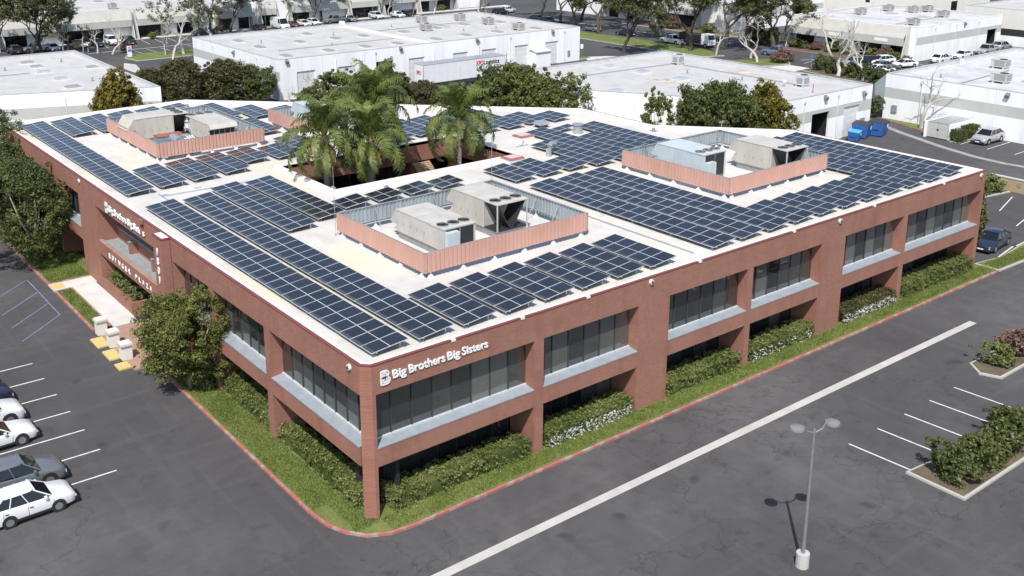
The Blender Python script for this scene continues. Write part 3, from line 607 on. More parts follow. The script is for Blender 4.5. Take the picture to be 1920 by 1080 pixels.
ROWS = [(0, 1.1, 29, 'long solar row along the left roof edge ending at the near front corner'), (0, 34.85, 28, 'long solar row along the far half of the left roof edge'),
 (1, 1.1, 29, 'long solar row, second in from the left edge, reaching the front edge'), (1, 56.75, 7, 'seven-panel solar row beside the far end of the left edge row'),
 (1, 35.3, 6, 'solar row in front of the left pink screen, closest to the left roof edge'), (2, 20.2, 12, 'twelve-panel solar row between the long left rows and the front screen'),
 (2, 56.75, 7, 'solar row tucked against the left end of the left pink screen'), (2, 35.6, 6, 'solar row in front of the left pink screen, second from the left edge'),
 (3, 21.2, 11, 'solar row running from the courtyard corner towards the front screen'), (3, 61.1, 3, 'short solar row behind the left pink screen, nearest the left edge'), (3, 36.0, 6, 'solar row in front of the left pink screen, third from the left edge'),
 (4, 62.1, 2, 'two-panel solar row behind the left pink screen, in its middle'), (4, 38.1, 4, 'four-panel solar row in front of the left pink screen, fourth from the left edge'), (4, 22.2, 2, 'two-panel solar row on the courtyard side of the front screen, leftmost of four'),
 (5, 62.1, 2, 'two-panel solar row behind the left pink screen, farthest right'), (5, 37.8, 4, 'solar row at the right front corner of the left pink screen'), (5, 22.2, 2, 'two-panel solar row on the courtyard side of the front screen, second of four'),
 (6, 54.9, 7, 'solar row along the outer right side of the left pink screen, far end'), (6, 46.7, 6, 'six-panel solar row along the outer right side of the left pink screen, near end'), (6, 40.2, 4, 'solar row by the far left corner of the courtyard beside the palms'), (6, 22.2, 2, 'two-panel solar row on the courtyard side of the front screen, third of four'),
 (7, 53.6, 5, 'five-panel solar row right of the left screen, near the back roof edge'), (7, 22.2, 2, 'two-panel solar row on the courtyard side of the front screen, rightmost of four'), (8, 53.3, 3, 'three-panel solar row partly behind the left palm, near the back roof edge'),
 (9, 1.1, 17, 'seventeen-panel solar row right of the front screen, nearest to it'), (9, 36.8, 5, 'solar row behind the courtyard, left of the middle palm gap'), (9, 20.2, 4, 'four-panel solar row at the right corner of the courtyard, left of three'),
 (10, 1.1, 17, 'seventeen-panel solar row between the front and right screens, middle of three'), (10, 37.1, 6, 'six-panel solar row behind the courtyard between the palms'), (10, 20.2, 4, 'four-panel solar row at the right corner of the courtyard, middle of three'),
 (11, 1.1, 17, 'seventeen-panel solar row nearest the left face of the right screen'), (11, 37.1, 6, 'solar row behind the courtyard, partly behind the right palm'), (11, 20.2, 3, 'three-panel solar row beside the bent vent pipe'),
 (12, 34.8, 8, 'eight-panel solar row just right of the right palm'), (12, 19.95, 8, 'front row of the big block left of the right screen'),
 (13, 34.6, 8, 'eight-panel solar row near the back edge, second right of the right palm'), (13, 19.8, 12, 'twelve-panel row of the big block left of the right screen'),
 (14, 34.8, 4, 'four-panel solar row near the back edge beside the low roof ventilator'), (14, 30.8, 1, 'single solar panel standing beside the round roof vent'), (14, 19.8, 8, 'row of the big block interrupted by the round roof vent'),
 (15, 34.4, 3, 'three-panel solar row farthest right along the back roof edge'), (15, 19.8, 11, 'farthest row of the big block left of the right screen')]
for k in range(6): ROWS.append((2+k, 1.1, 5, SHORT[k]+' of six short solar rows along the front edge before the front screen'))
for k in range(5): ROWS.append((12+k, 1.1, 4, ['leftmost', 'second', 'third', 'fourth', 'fifth'][k]+' of five short solar rows along the front edge before the right screen'))
for k in range(3): ROWS.append((17+k, 1.1, 15, ['long solar row beside the right end of the right screen', 'long solar row second from the right roof edge', 'long solar row along the far right roof edge'][k]))
for r in ROWS: solar_row(*r)

# ------------------------------------------------------------------ rooftop screens
mb = MB(); mb.tube([(0, 0, 0), (0, 0, .26)], [.24, .05], 10); mb.tube([(0, 0, .2), (0, 0, .45)], [.04, .04], 6, 1); FOOT = mb.mesh('foot', ['skylight_kerb', 'galvanised'])
def corrug(p0, p1, z0, z1, out):
    """ribbed sheet from p0 to p1; pink outside, bare metal inside"""
    p0, p1 = Vector(p0), Vector(p1); d = p1-p0; L = d.length; d /= L; n = Vector(out); mb = MB(); k = int(L/.30)
    prof = []
    for i in range(k):
        s = L*i/k; w_ = L/k
        prof += [(s, 0.0), (s+w_*.60, 0.0), (s+w_*.68, -.07), (s+w_*.92, -.07)]
    prof.append((L, 0.0))
    for off, m in ((0.0, 0), (-.022, 1)):
        P = [p0+d*s+n*(o+off) for s, o in prof]
        for a, b in zip(P[:-1], P[1:]): mb.quad((*a, z0), (*b, z0), (*b, z1), (*a, z1), m)
    for zz_ in (z1-.03, z0+.15):
        a, b = p0-n*.10, p1-n*.10; e = n*.03
        mb.hexa([(*(a-e), zz_), (*(b-e), zz_), (*(b+e), zz_), (*(a+e), zz_)], [(*(a-e), zz_+.04), (*(b-e), zz_+.04), (*(b+e), zz_+.04), (*(a+e), zz_+.04)], 1)
    return mb
def screen(x0, x1, y0, y1, label, z0=.36, z1=1.56):
    t = thing('equipment_screen', label, 'screen', ((x0+x1)/2, (y0+y1)/2, D), 0, 'pink equipment screens on the roof')
    c = [(x0, y0), (x1, y0), (x1, y1), (x0, y1)]; no = [(0, -1), (1, 0), (0, 1), (-1, 0)]
    for k in range(4):
        p, q = Vector(c[k]), Vector(c[(k+1) % 4]); n = Vector(no[k])
        corrug(p, q, D+z0, D+z1, no[k]).build('screen_panel', ['screen_pink', 'screen_inside'], t)
        L = (q-p).length; m = max(2, round(L/2.55)); d = (q-p)/L
        for i in range(m+1):
            a = p+d*(.5+(L-1.0)*i/m)-n*.14; loc = Vector((*a, D))-ORG[t.name]
            inst('foot', FOOT, t, loc)
            b = a-n*.75; mb = MB(); mb.tube([(*a, D+z1-.1), (*a, D+.3)], .03, 5); mb.tube([(*a, D+z1-.2), (*b, D+.05)], .025, 5); mb.build('brace', 'galvanised', t)
    return t
screen(6.8, 16.4, 43.6, 56.2, 'ribbed pink metal screen around air units at the left of the roof')
screen(9.0, 21.7, 8.1, 18.1, 'ribbed pink metal screen around air units near the front middle of the roof')
screen(35.1, 46.8, 7.75, 18.5, 'ribbed pink metal screen around air units at the right of the roof')
screen(20.3, 25.6, 45.5, 50.8, 'ribbed pink metal screen half hidden behind the left palms')

# ------------------------------------------------------------------ air handling units
def air_unit(x, y, rz, L, W, h, label, body='hvac_beige', top='hvac_top', coil=1.5, hood=True, solid_coil=False, fan='coil_black', louvre=False):
    t = thing('air_handling_unit', label, 'air unit', (x, y, D), rz, 'large air units behind the roof screens')
    def part(name, mb, mats):
        o = bpy.data.objects.new(name, mb.mesh(name, [mats] if isinstance(mats, str) else mats)); COL.objects.link(o); o.parent = t; return o
    mb = MB(); mb.box(.1, L-.1, .08, .2, 0, .34); mb.box(.1, L-.1, W-.2, W-.08, 0, .34); mb.box(.05, L-.05, .05, W-.05, .34, .45); part('base_rail', mb, 'hvac_grey')
    z0 = .45; mb = MB(); mb.box(coil, L, 0, W, z0, h-.04); cab = part('cabinet', mb, body)
    mb = MB(); n = max(3, round((L-coil)/.75))
    for i in range(n):
        a, b = coil+(L-coil)*i/n, coil+(L-coil)*(i+1)/n; mb.box(a+.01, b-.01, -.03, W+.03, h-.04, h+.01)
    part('top_panel', mb, top)
    for i in range(n):                                            # access doors on both long sides
        a, b = coil+(L-coil)*i/n, coil+(L-coil)*(i+1)/n
        for y0, y1 in ((-.018, .0), (W, W+.018)):
            mb = MB(); mb.box(a+.03, b-.03, y0, y1, z0+.06, h-.1); mb.box(b-.12, b-.09, y0-.03 if y0 < 0 else y1, y0 if y0 < 0 else y1+.03, z0+.6, z0+.78, 1); part('access_door', mb, [body, 'hvac_grey'])
    mb = MB(); mb.box(-.02, coil, -.03, W+.03, h-.07, h); part('fan_deck', mb, top)
    if solid_coil:
        mb = MB(); mb.box(.02, coil-.002, 0, W, z0, h-.071); part('coil_cabinet', mb, body)
        mb = MB(); mb.box(-.02, .02, W*.08, W*.5-.04, z0+.05, h-.12); part('coil', mb, 'coil_black'); mb = MB(); mb.box(-.02, .02, W*.5+.04, W*.92, z0+.05, h-.12); part('coil', mb, 'coil_black')
        mb = MB(); mb.box(-.42, -.021, W*.62, W*.98, z0+.1, z0+1.25); part('control_box', mb, 'hvac_blue')
    else:
        for a, b in ((0, 0), (0, W-.07), (coil-.08, 0), (coil-.08, W-.07)): mb = MB(); mb.box(a, a+.07, b, b+.07, z0, h-.07); part('post', mb, top)
        for s in (-1, 1):                                          # V-shaped coils
            yc = W/2; y_t = yc+s*W*.46; mb = MB()
            mb.hexa([(.1, yc+s*.05, z0+.05), (coil-.1, yc+s*.05, z0+.05), (coil-.1, yc+s*.13, z0+.05), (.1, yc+s*.13, z0+.05)], [(.1, y_t-s*.08, h-.1), (coil-.1, y_t-s*.08, h-.1), (coil-.1, y_t, h-.1), (.1, y_t, h-.1)]); part('coil', mb, 'coil_black')
        mb = MB(); mb.box(.02, coil-.02, .02, W-.02, z0, z0+.05); mb.tube([(.35, W*.3, z0+.05), (.35, W*.3, z0+.45)], .12, 10); mb.tube([(.9, W*.6, z0+.05), (.9, W*.6, z0+.5)], .13, 10); part('compressor', mb, 'coil_black')
    for k in range(3):
        yc = W*(k+.5)/3; mb = MB(); rr = min(W/6.6, .42)
        ring_ = [(coil*.5+rr*math.cos(a), yc+rr*math.sin(a)) for a in np.linspace(0, 2*math.pi, 17)[:-1]]
        for i in range(16):
            p, q = ring_[i], ring_[(i+1) % 16]; mb.quad((*p, h), (*q, h), (q[0], q[1], h+.09), (p[0], p[1], h+.09))
        mb.add([(*p, h+.012) for p in ring_], [tuple(range(16))], 1)
        for b_ in range(4):
            a = b_*math.pi/2+k; mb.hexa([(coil*.5, yc-.02, h+.03), (coil*.5, yc+.02, h+.03), (coil*.5+rr*.9*math.cos(a+.35), yc+rr*.9*math.sin(a+.35), h+.05), (coil*.5+rr*.9*math.cos(a), yc+rr*.9*math.sin(a), h+.03)], [(coil*.5, yc-.02, h+.04), (coil*.5, yc+.02, h+.04), (coil*.5+rr*.9*math.cos(a+.35), yc+rr*.9*math.sin(a+.35), h+.06), (coil*.5+rr*.9*math.cos(a), yc+rr*.9*math.sin(a), h+.04)], 2)
        for q in range(1, 4): mb.box(coil*.5-rr*.95, coil*.5+rr*.95, yc-rr+2*rr*q/4-.008, yc-rr+2*rr*q/4+.008, h+.085, h+.095, 2)
        part('fan', mb, ['hvac_grey', fan, 'coil_black'])
    if hood:
        mb = MB(); mb.hexa([(L+.01, .0, h-1.0), (L+.75, .0, h-.95), (L+.75, W, h-.95), (L+.01, W, h-1.0)], [(L+.01, .0, h-.02), (L+.12, .0, h-.02), (L+.12, W, h-.02), (L+.01, W, h-.02)]); part('intake_hood', mb, body)
        mb = MB(); mb.hexa([(L+.01, .05, z0+.1), (L+.5, .05, z0+.1), (L+.5, W-.05, z0+.1), (L+.01, W-.05, z0+.1)], [(L+.01, .05, h-1.15), (L+.12, .05, h-1.15), (L+.12, W-.05, h-1.15), (L+.01, W-.05, h-1.15)]); part('intake_hood', mb, top)
    if louvre:
        mb = MB(); mb.hexa([(L+.01, 0, h-.55), (L+.55, 0, h-.35), (L+.55, W, h-.35), (L+.01, W, h-.55)], [(L+.01, 0, h), (L+.35, 0, h-.06), (L+.35, W, h-.06), (L+.01, W, h)]); part('intake_hood', mb, top)
        mb = MB(); mb.box(L+.005, L+.06, .12, W-.12, h-1.05, h-.56); part('louvre', mb, 'coil_black')
        for k in range(1, 5): mb = MB(); mb.box(L+.06, L+.10, W*k/5-.02, W*k/5+.02, h-1.05, h-.56); part('louvre_bar', mb, body)
        mb = MB(); mb.hexa([(L+.01, 0, h-1.25), (L+.8, 0, h-1.35), (L+.8, W, h-1.35), (L+.01, W, h-1.25)], [(L+.01, 0, h-1.08), (L+.8, 0, h-1.27), (L+.8, W, h-1.27), (L+.01, W, h-1.08)]); part('drip_shelf', mb, top)
    return t
air_unit(12.4, 53.25, math.pi, 4.9, 2.7, 2.3, 'long beige air unit at the back of the left screen with black open end', louvre=False)
air_unit(12.15, 51.1, -math.pi/2, 5.4, 2.5, 2.05, 'beige air unit in the left screen with dark louvred intake', coil=1.4, hood=False, louvre=True)
air_unit(39.15, 11.5, math.pi/2, 4.65, 2.5, 2.3, 'pale blue air unit with copper-coloured fans in the right screen', 'hvac_blue', 'hvac_blue', 1.5, True, True, 'copper_fan')
air_unit(45.1, 8.45, math.pi/2, 4.85, 2.55, 2.3, 'beige air unit with open black coil end in the right screen')
air_unit(19.15, 11.1, math.pi/2, 4.8, 2.5, 2.3, 'beige air unit with open coil end in the front screen')
air_unit(14.25, 10.2, math.pi/2, 5.2, 2.4, 1.9, 'lower pale air unit on the left inside the front screen', 'hvac_top', 'hvac_top', 1.4, True, True)
air_unit(24.6, 46.8, math.pi/2, 3.0, 2.1, 2.1, 'pale blue air unit half hidden behind the left palms', 'hvac_blue', 'hvac_blue', 1.1, True, True)
# chiller set inside the left screen
t = thing('chiller', 'slate blue pump box with grey tank and red pipe inside the left screen', 'chiller', (9.4, 46.6, D))
mb = MB(); mb.box(8.3, 10.5, 47.4, 48.4, D+.1, D+1.15); mb.build('pump_box', 'slate_blue', t); mb = MB(); mb.box(8.25, 10.55, 47.35, 48.45, D+1.15, D+1.22); mb.build('lid', 'rust_red', t)
mb = MB(); mb.tube([(9.6, 45.7, D+.95), (9.6, 47.3, D+.95)], .42, 16); mb.build('tank', 'galvanised', t, smooth=False)
mb = MB(); mb.tube([(8.0, 44.9, D+.5), (10.2, 44.9, D+.5)], .24, 12); mb.build('red_pipe', 'rust_red', t)
for k in range(3): mb = MB(); mb.tube([(10.1+k*.22, 46.9, D+1.2), (10.3+k*.22, 45.9, D+1.25), (10.6+k*.22, 45.3, D+.9), (10.6+k*.22, 45.3, D+.02)], .07, 8); mb.build('pipe', 'galvanised', t)
mb = MB(); mb.box(8.0, 10.9, 44.5, 48.6, D+.0, D+.1); mb.build('skid', 'hvac_grey', t)

# ------------------------------------------------------------------ small rooftop things
def hatch(x, y, label):
    t = thing('roof_hatch', label, 'roof hatch', (x, y, D)); mb = MB(); mb.box(x-.75, x+.75, y-.65, y+.65, D, D+.34); mb.build('curb', 'skylight_kerb', t)
    mb = MB(); mb.hexa([(x-.78, y-.68, D+.34), (x+.78, y-.68, D+.34), (x+.78, y+.68, D+.34), (x-.78, y+.68, D+.34)], [(x-.7, y-.6, D+.46), (x+.7, y-.6, D+.46), (x+.7, y+.6, D+.46), (x-.7, y+.6, D+.46)]); mb.build('lid', 'hatch_red', t)
    mb = MB(); mb.box(x-.55, x+.55, y-.45, y+.45, D+.465, D+.49); mb.build('lid_pane', 'hatch_pane', t)
hatch(35.4, 31.1, 'red-framed roof hatch on white kerb right of the courtyard'); hatch(29.7, 25.6, 'red-lidded roof hatch beside the right corner of the courtyard')
t = thing('roof_vent', 'round white vent stack in the gap of the right solar block', 'vent', (40.6, 29.6, D)); mb = MB(); mb.cyl((40.6, 29.6), .42, D, D+.9, 16); mb.build('stack', 'galvanised', t); mb = MB(); mb.cyl((40.6, 29.6), .52, D+.9, D+1.0, 16); mb.build('cap', 'galvanised', t); mb = MB(); mb.cyl((40.6, 29.6), .95, D, D+.06, 16, 0, .5); mb.build('flashing', 'skylight_kerb', t)
t = thing('roof_vent', 'low square grey ventilator near the back row of panels', 'vent', (39.9, 33.9, D)); mb = MB(); mb.box(39.5, 40.4, 33.5, 34.3, D, D+.3); mb.build('curb', 'coil_black', t); mb = MB(); mb.hexa([(39.3, 33.3, D+.3), (40.6, 33.3, D+.3), (40.6, 34.5, D+.3), (39.3, 34.5, D+.3)], [(39.5, 33.5, D+.6), (40.4, 33.5, D+.6), (40.4, 34.3, D+.6), (39.5, 34.3, D+.6)]); mb.build('cap', 'galvanised', t)
t = thing('vent_pipe', 'thick grey vent pipe with bent elbow between solar rows', 'pipe', (33.2, 24.9, D)); mb = MB(); mb.tube([(33.0, 24.9, D), (33.0, 24.9, D+.75), (33.15, 24.98, D+1.0), (33.45, 25.1, D+1.05), (34.0, 25.3, D+.9)], .24, 12); mb.build('duct', 'galvanised', t); mb = MB(); mb.cyl((33.0, 24.9), .45, D, D+.08, 14, 0, .26); mb.build('flashing', 'skylight_kerb', t)
def roof_light(x, y, label):
    t = thing('roof_light', label, 'lamp', (x, y, H)); mb = MB(); mb.tube([(x, y, H-.02), (x, y, H+.45)], .035, 6); mb.build('post', 'galvanised', t)
    mb = MB(); mb.hexa([(x-.2, y-.14, H+.42), (x+.25, y-.14, H+.5), (x+.25, y+.14, H+.5), (x-.2, y+.14, H+.42)], [(x-.2, y-.14, H+.52), (x+.25, y-.14, H+.6), (x+.25, y+.14, H+.6), (x-.2, y+.14, H+.52)]); mb.build('lamp_head', 'lamp_metal', t)
roof_light(47.7, 36.6, 'small floodlight at the back corner of the roof parapet'); roof_light(56.05, 17.8, 'small floodlight at the far right bend of the parapet'); roof_light(51.9, 22.5, 'small floodlight on the angled back parapet behind the right screen')
for x, y, l in ((46.9, 26.2, 'roof drain scupper by the right back parapet'), (43.9, 37.2, 'small black vent stub by the back parapet'), (17.4, 63.6, 'dark vent stub behind the left screen'), (17.2, 25.1, 'small scattered vent stub beside the courtyard left corner')):
    mb = MB(); mb.cyl((x, y), .16, D, D+.32, 10); mb.box(x-.28, x+.28, y-.28, y+.28, D, D+.06); tag(mb.build('vent_stub', 'hvac_grey', None, (x, y, D)), l, 'vent')
mb = MB(); mb.box(13.80, 13.84, 26.72, 27.3, H-.5, H+.12); mb.box(13.84, 13.9, 26.75, 27.27, H-.48, H-.40); mb.box(13.84, 13.9, 26.75, 27.27, H-.30, H-.22); mb.box(13.84, 13.9, 26.75, 27.27, H-.12, H-.04); tag(mb.build('wall_grille', 'galvanised', None, (13.8, 27.0, H)), 'small grey louvre fixed at the near corner of the courtyard', 'louvre')
for x, y, l in ((21.75, 18.2, 'thin whip aerial at the far right corner of the front screen'), (8.95, 18.2, 'thin whip aerial at the far left corner of the front screen')):
    mb = MB(); mb.tube([(x, y, D), (x, y, D+4.6)], [.022, .012], 5); mb.box(x-.06, x+.06, y-.06, y+.06, D, D+.1); tag(mb.build('aerial', 'galvanised', None, (x, y, D)), l, 'aerial')
# conduits between rows
mb = MB()
for x0, x1, y in ((3.3, 3.9, 33.9), (6.0, 6.6, 34.2), (33.0, 34.4, 29.2)): mb.tube([(x0, y, D+.08), (x1, y, D+.08)], .03, 5)
mb.tube([(3.3, 34.4, D+.08), (3.3, 31.0, D+.08)], .03, 5); mb.tube([(24.4, 1.6, D+.08), (24.4, 19.6, D+.08)], .03, 5); mb.tube([(12.0, 33.3, D+.08), (3.3, 33.6, D+.08)], .03, 5); mb.tube([(33.4, 29.0, D+.08), (38.0, 33.4, D+.08)], .03, 5)
tag(mb.build('conduit', 'galvanised', None, (20, 20, D)), 'thin grey cable conduits lying on the white roof', 'conduit')

# ------------------------------------------------------------------ warehouses
def segwall(parent, p0, p1, h, openings=(), thick=.25, splits=((0, 2.85, 0), (2.85, 4.2, 1), (4.2, 6.0, 0)), mats=('white_wall', 'grey_band')):
    """wall from p0 to p1 (building on the left of that direction) with real openings"""
    p0, p1 = Vector(p0), Vector(p1); d = p1-p0; L = d.length; d /= L; n = Vector((-d.y, d.x)); mb = MB()
    def bx(s0, s1, z0, z1):
        if s1-s0 < 1e-3 or z1-z0 < 1e-3: return
        for a, b, m in splits:
            lo, hi = max(z0, a), min(z1, b)
            if hi-lo > 1e-3:
                c = [p0+d*s0, p0+d*s1, p0+d*s1+n*thick, p0+d*s0+n*thick]
                mb.hexa([(*v, lo) for v in c], [(*v, hi) for v in c], m)
    s = thick
    for (a, b, z0, z1) in sorted(o[:4] for o in openings):
        bx(s, a, 0, h); bx(a, b, 0, z0); bx(a, b, z1, h); s = b
    bx(s, L, 0, h)
    wl = mb.build('wall', list(mats), parent)
    for k in np.arange(7.3, L-1, 7.3):                             # panel joints, set a few millimetres proud
        if any(o[0]-.2 < k < o[1]+.2 for o in openings): continue
        c = [p0+d*(k-.025)-n*.004, p0+d*(k+.025)-n*.004, p0+d*(k+.025), p0+d*(k-.025)]; mb = MB(); mb.hexa([(*v, 0) for v in c], [(*v, h-.02) for v in c]); mb.build('joint', 'door_frame', wl)
    for o in openings:
        a, b, z0, z1, kind = o
        def q(s, dd, z): v = p0+d*s+n*dd; return (v.x, v.y, z)
        mb = MB()
        if kind == 'roll':
            m = max(3, round((z1-z0)/.78)); 
            for i in range(m):
                za, zb = z0+(z1-z0)*i/m, z0+(z1-z0)*(i+1)/m
                mb.hexa([q(a, .16, za+.012), q(b, .16, za+.012), q(b, .22, za), q(a, .22, za)], [q(a, .16, zb-.012), q(b, .16, zb-.012), q(b, .22, zb), q(a, .22, zb)])
            mb.build('roll_up_door', 'roll_door', parent)
        elif kind == 'open':
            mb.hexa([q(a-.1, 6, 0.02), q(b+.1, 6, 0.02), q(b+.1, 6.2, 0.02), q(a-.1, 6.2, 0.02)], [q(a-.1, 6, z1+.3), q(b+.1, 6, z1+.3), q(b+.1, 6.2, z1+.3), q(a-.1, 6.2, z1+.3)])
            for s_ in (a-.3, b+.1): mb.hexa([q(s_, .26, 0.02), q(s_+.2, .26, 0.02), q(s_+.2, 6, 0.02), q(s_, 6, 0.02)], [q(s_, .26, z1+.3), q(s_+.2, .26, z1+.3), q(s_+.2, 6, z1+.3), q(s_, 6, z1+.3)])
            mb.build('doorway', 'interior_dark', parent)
        else:
            mb.hexa([q(a, .16, z0), q(b, .16, z0), q(b, .2, z0), q(a, .2, z0)], [q(a, .16, z1), q(b, .16, z1), q(b, .2, z1), q(a, .2, z1)]); mb.build('window', 'dark_store_glass', parent)
    return p0, d, n
SKY = {}
def skylight(par, x, y, z, mat='skylight', sx=1.25, sy=1.9):
    key = (mat, sx, sy)
    if key not in SKY:
        mb = MB(); mb.box(-sx*.52, sx*.52, -sy*.52, sy*.52, 0, .16)
        mb.hexa([(-sx*.5, -sy*.5, .16), (sx*.5, -sy*.5, .16), (sx*.5, sy*.5, .16), (-sx*.5, sy*.5, .16)], [(-sx*.34, -sy*.38, .36), (sx*.34, -sy*.38, .36), (sx*.34, sy*.38, .36), (-sx*.34, sy*.38, .36)], 1); SKY[key] = mb.mesh('skylight', ['skylight_kerb', mat])
    inst('skylight', SKY[key], par, Vector((x, y, z))-ORG[par.name])
ACM = {}
def roof_ac(x, y, z, label, kind=0, rz=0):
    """packaged roof unit: cabinet, grilles, fan"""
    t = thing('rooftop_air_unit', label, 'air unit', (x, y, z), rz, 'small air units on the warehouse roofs')
    if kind not in ACM:
        w_, l_, h_ = ((.7, 1.1, 1.0), (.65, .65, 1.15), (.75, 1.0, .95))[kind]
        c = MB(); c.box(-w_, w_, -l_, l_, .25, h_+.25); c.box(-w_-.03, w_+.03, -l_-.03, l_+.03, h_+.25, h_+.31)
        gr = MB()
        for k in range(6): gr.box(-w_-.02, -w_-.001, -l_+.12, l_*.55, .42+k*.13, .49+k*.13); gr.box(-w_*.8, w_*.8, -l_-.02, -l_-.001, .42+k*.13, .49+k*.13)
        f = MB(); f.cyl((0, -l_*.35), w_*.7, h_+.315, h_+.36, 14); ft = MB(); ft.box(-w_*.9, w_*.9, -l_*.8, -l_*.6, 0, .25); ft.box(-w_*.9, w_*.9, l_*.6, l_*.8, 0, .25)
        ACM[kind] = (c.mesh('cabinet', ['hvac_top' if kind != 1 else 'parapet_grey']), gr.mesh('grille', ['hvac_grey']), f.mesh('fan', ['coil_black']), ft.mesh('curb', ['skylight_kerb']))
    for nm, me in zip(('cabinet', 'grille', 'fan', 'curb'), ACM[kind]): inst(nm, me, t)
def wall_light(par, p, n):
    mb = MB(); p, n = Vector(p), Vector(n); s = Vector((-n.y, n.x, 0))
    mb.hexa([p-s*.25, p+s*.25, p+s*.25+n*.30-Vector((0, 0, .25)), p-s*.25+n*.30-Vector((0, 0, .25))], [p-s*.25+Vector((0, 0, .4)), p+s*.25+Vector((0, 0, .4)), p+s*.25+n*.42+Vector((0, 0, .12)), p-s*.25+n*.42+Vector((0, 0, .12))]); mb.build('wall_light', 'lamp_metal', par)
def roof_of(par, poly, mat='roof_grey', deck=5.45, h=6.0, coping='coping_dark'):
    mb = MB(); ip = offset_poly(poly, .2); mb.add([(x, y, deck) for x, y in ip], [tuple(range(len(ip)))]); rf = mb.build('roof', mat, par)
    mb = MB(); ring(mb, poly, .252, .34, deck-.05, h-.02); mb.build('parapet', 'parapet_grey', rf)
    mb = MB(); ring(mb, poly, -.02, .38, h-.018, h+.02); mb.build('coping', coping, rf); return rf
def canopy(par, tf, s0, s1, z_top=6.0, out_=1.5, z_mid=4.1, z_bot=2.75, fin=True, doors=()):
    """sloped metal awning with ribbed fascia, dark shopfronts below, buttress walls at the ends"""
    mb = MB(); mb.hexa([tf(s0, -.01, z_top-.12), tf(s1, -.01, z_top-.12), tf(s1, -out_, z_mid-.1), tf(s0, -out_, z_mid-.1)], [tf(s0, -.01, z_top), tf(s1, -.01, z_top), tf(s1, -out_, z_mid), tf(s0, -out_, z_mid)]); aw = mb.build('awning', 'canopy_metal', par)
    mb = MB(); n = int((s1-s0)/.45)
    for k in range(n):
        a = s0+(s1-s0)*k/n; b = s0+(s1-s0)*(k+.7)/n
        mb.hexa([tf(a, -out_-.03, z_bot), tf(b, -out_-.03, z_bot), tf(b, -out_+.03, z_bot), tf(a, -out_+.03, z_bot)], [tf(a, -out_-.03, z_mid), tf(b, -out_-.03, z_mid), tf(b, -out_+.03, z_mid), tf(a, -out_+.03, z_mid)])
    mb.hexa([tf(s0, -out_+.03, z_bot), tf(s1, -out_+.03, z_bot), tf(s1, -out_+.1, z_bot), tf(s0, -out_+.1, z_bot)], [tf(s0, -out_+.03, z_mid-.1), tf(s1, -out_+.03, z_mid-.1), tf(s1, -out_+.1, z_mid-.1), tf(s0, -out_+.1, z_mid-.1)]); mb.build('awning_fascia', 'grey_band', aw)
    if fin:
        for s in (s0-.28, s1+.01):
            mb = MB(); prof = [(-out_-.7, 0), (-.01, 0), (-.01, z_top+.15), (-.45, z_top+.15)]
            mb.hexa([tf(s, dd, zz_) for dd, zz_ in prof], [tf(s+.27, dd, zz_) for dd, zz_ in prof]); mb.build('buttress_wall', 'grey_band', par)
    for a, b in doors:
        w_ = MB(); w_.hexa([tf(a, -.06, .1), tf(b, -.06, .1), tf(b, -.01, .1), tf(a, -.01, .1)], [tf(a, -.06, z_bot+.2), tf(b, -.06, z_bot+.2), tf(b, -.01, z_bot+.2), tf(a, -.01, z_bot+.2)]); sf = w_.build('shopfront', 'dark_store_glass', par)
        for k in range(1, 4):
            s = a+(b-a)*k/4; mb = MB(); mb.hexa([tf(s-.03, -.1, .1), tf(s+.03, -.1, .1), tf(s+.03, -.06, .1), tf(s-.03, -.06, .1)], [tf(s-.03, -.1, z_bot), tf(s+.03, -.1, z_bot), tf(s+.03, -.06, z_bot), tf(s-.03, -.06, z_bot)]); mb.build('mullion', 'mullion', sf)

# left warehouse
t1 = thing('white_warehouse', 'white warehouse with grey stripe behind the left end of the brick building', 'warehouse', (0, 105, 0))
P1 = [(23.5, 87.5), (24.5, 125.9), (-30, 125.9), (-30, 108.5)]
for k in range(4): segwall(t1, P1[k], P1[(k+1) % 4], 6)
roof_of(t1, P1)
for x, y in ((15.8, 110.5), (16.1, 103.5), (16.2, 120.4), (15.5, 96.5)): skylight(t1, x, y, 5.45, 'skylight_clear' if y in (110.5, 103.5) else 'skylight', 2.0, 1.5)
for x, y in ((16.2, 115.8), (22.3, 110.5)): skylight(t1, x, y, 5.45, 'skylight', 1.7, 1.5)
mb = MB(); mb.box(13.6, 15.0, 116.2, 116.5, 5.46, 5.66); mb.build('roof_curb', 'parapet_grey', t1)
# long centre warehouse
t2 = thing('white_warehouse', 'long white warehouse with roll-up doors and many grey skylights behind the courtyard', 'warehouse', (74, 112, 0))
P2 = [(44.5, 97.3), (103.5, 97.3), (103.5, 128.4), (44.5, 128.4)]
dr = [(3.0, 'roll'), (9.8, 'roll'), (22.6, 'roll'), (31.2, 'roll'), (37.1, 'roll'), (44.1, 'roll'), (50.9, 'roll')]
ops = [(s, s+3.0, 0, 3.93, k) for s, k in dr]+[(16.6, 19.7, 0, 4.0, 'open')]
segwall(t2, P2[0], P2[1], 6, ops, splits=((0, 6, 0),))
segwall(t2, P2[1], P2[2], 6); segwall(t2, P2[2], P2[3], 6); segwall(t2, P2[3], P2[0], 6)
roof_of(t2, P2)
mb = MB(); mb.box(72.5, 72.8, 97.6, 128.1, 5.46, 5.85); mb.build('fire_wall', 'parapet_white', t2); mb = MB(); mb.box(72.4, 72.9, 126.8, 128.1, 5.85, 6.5); mb.build('fire_wall_end', 'parapet_white', t2)
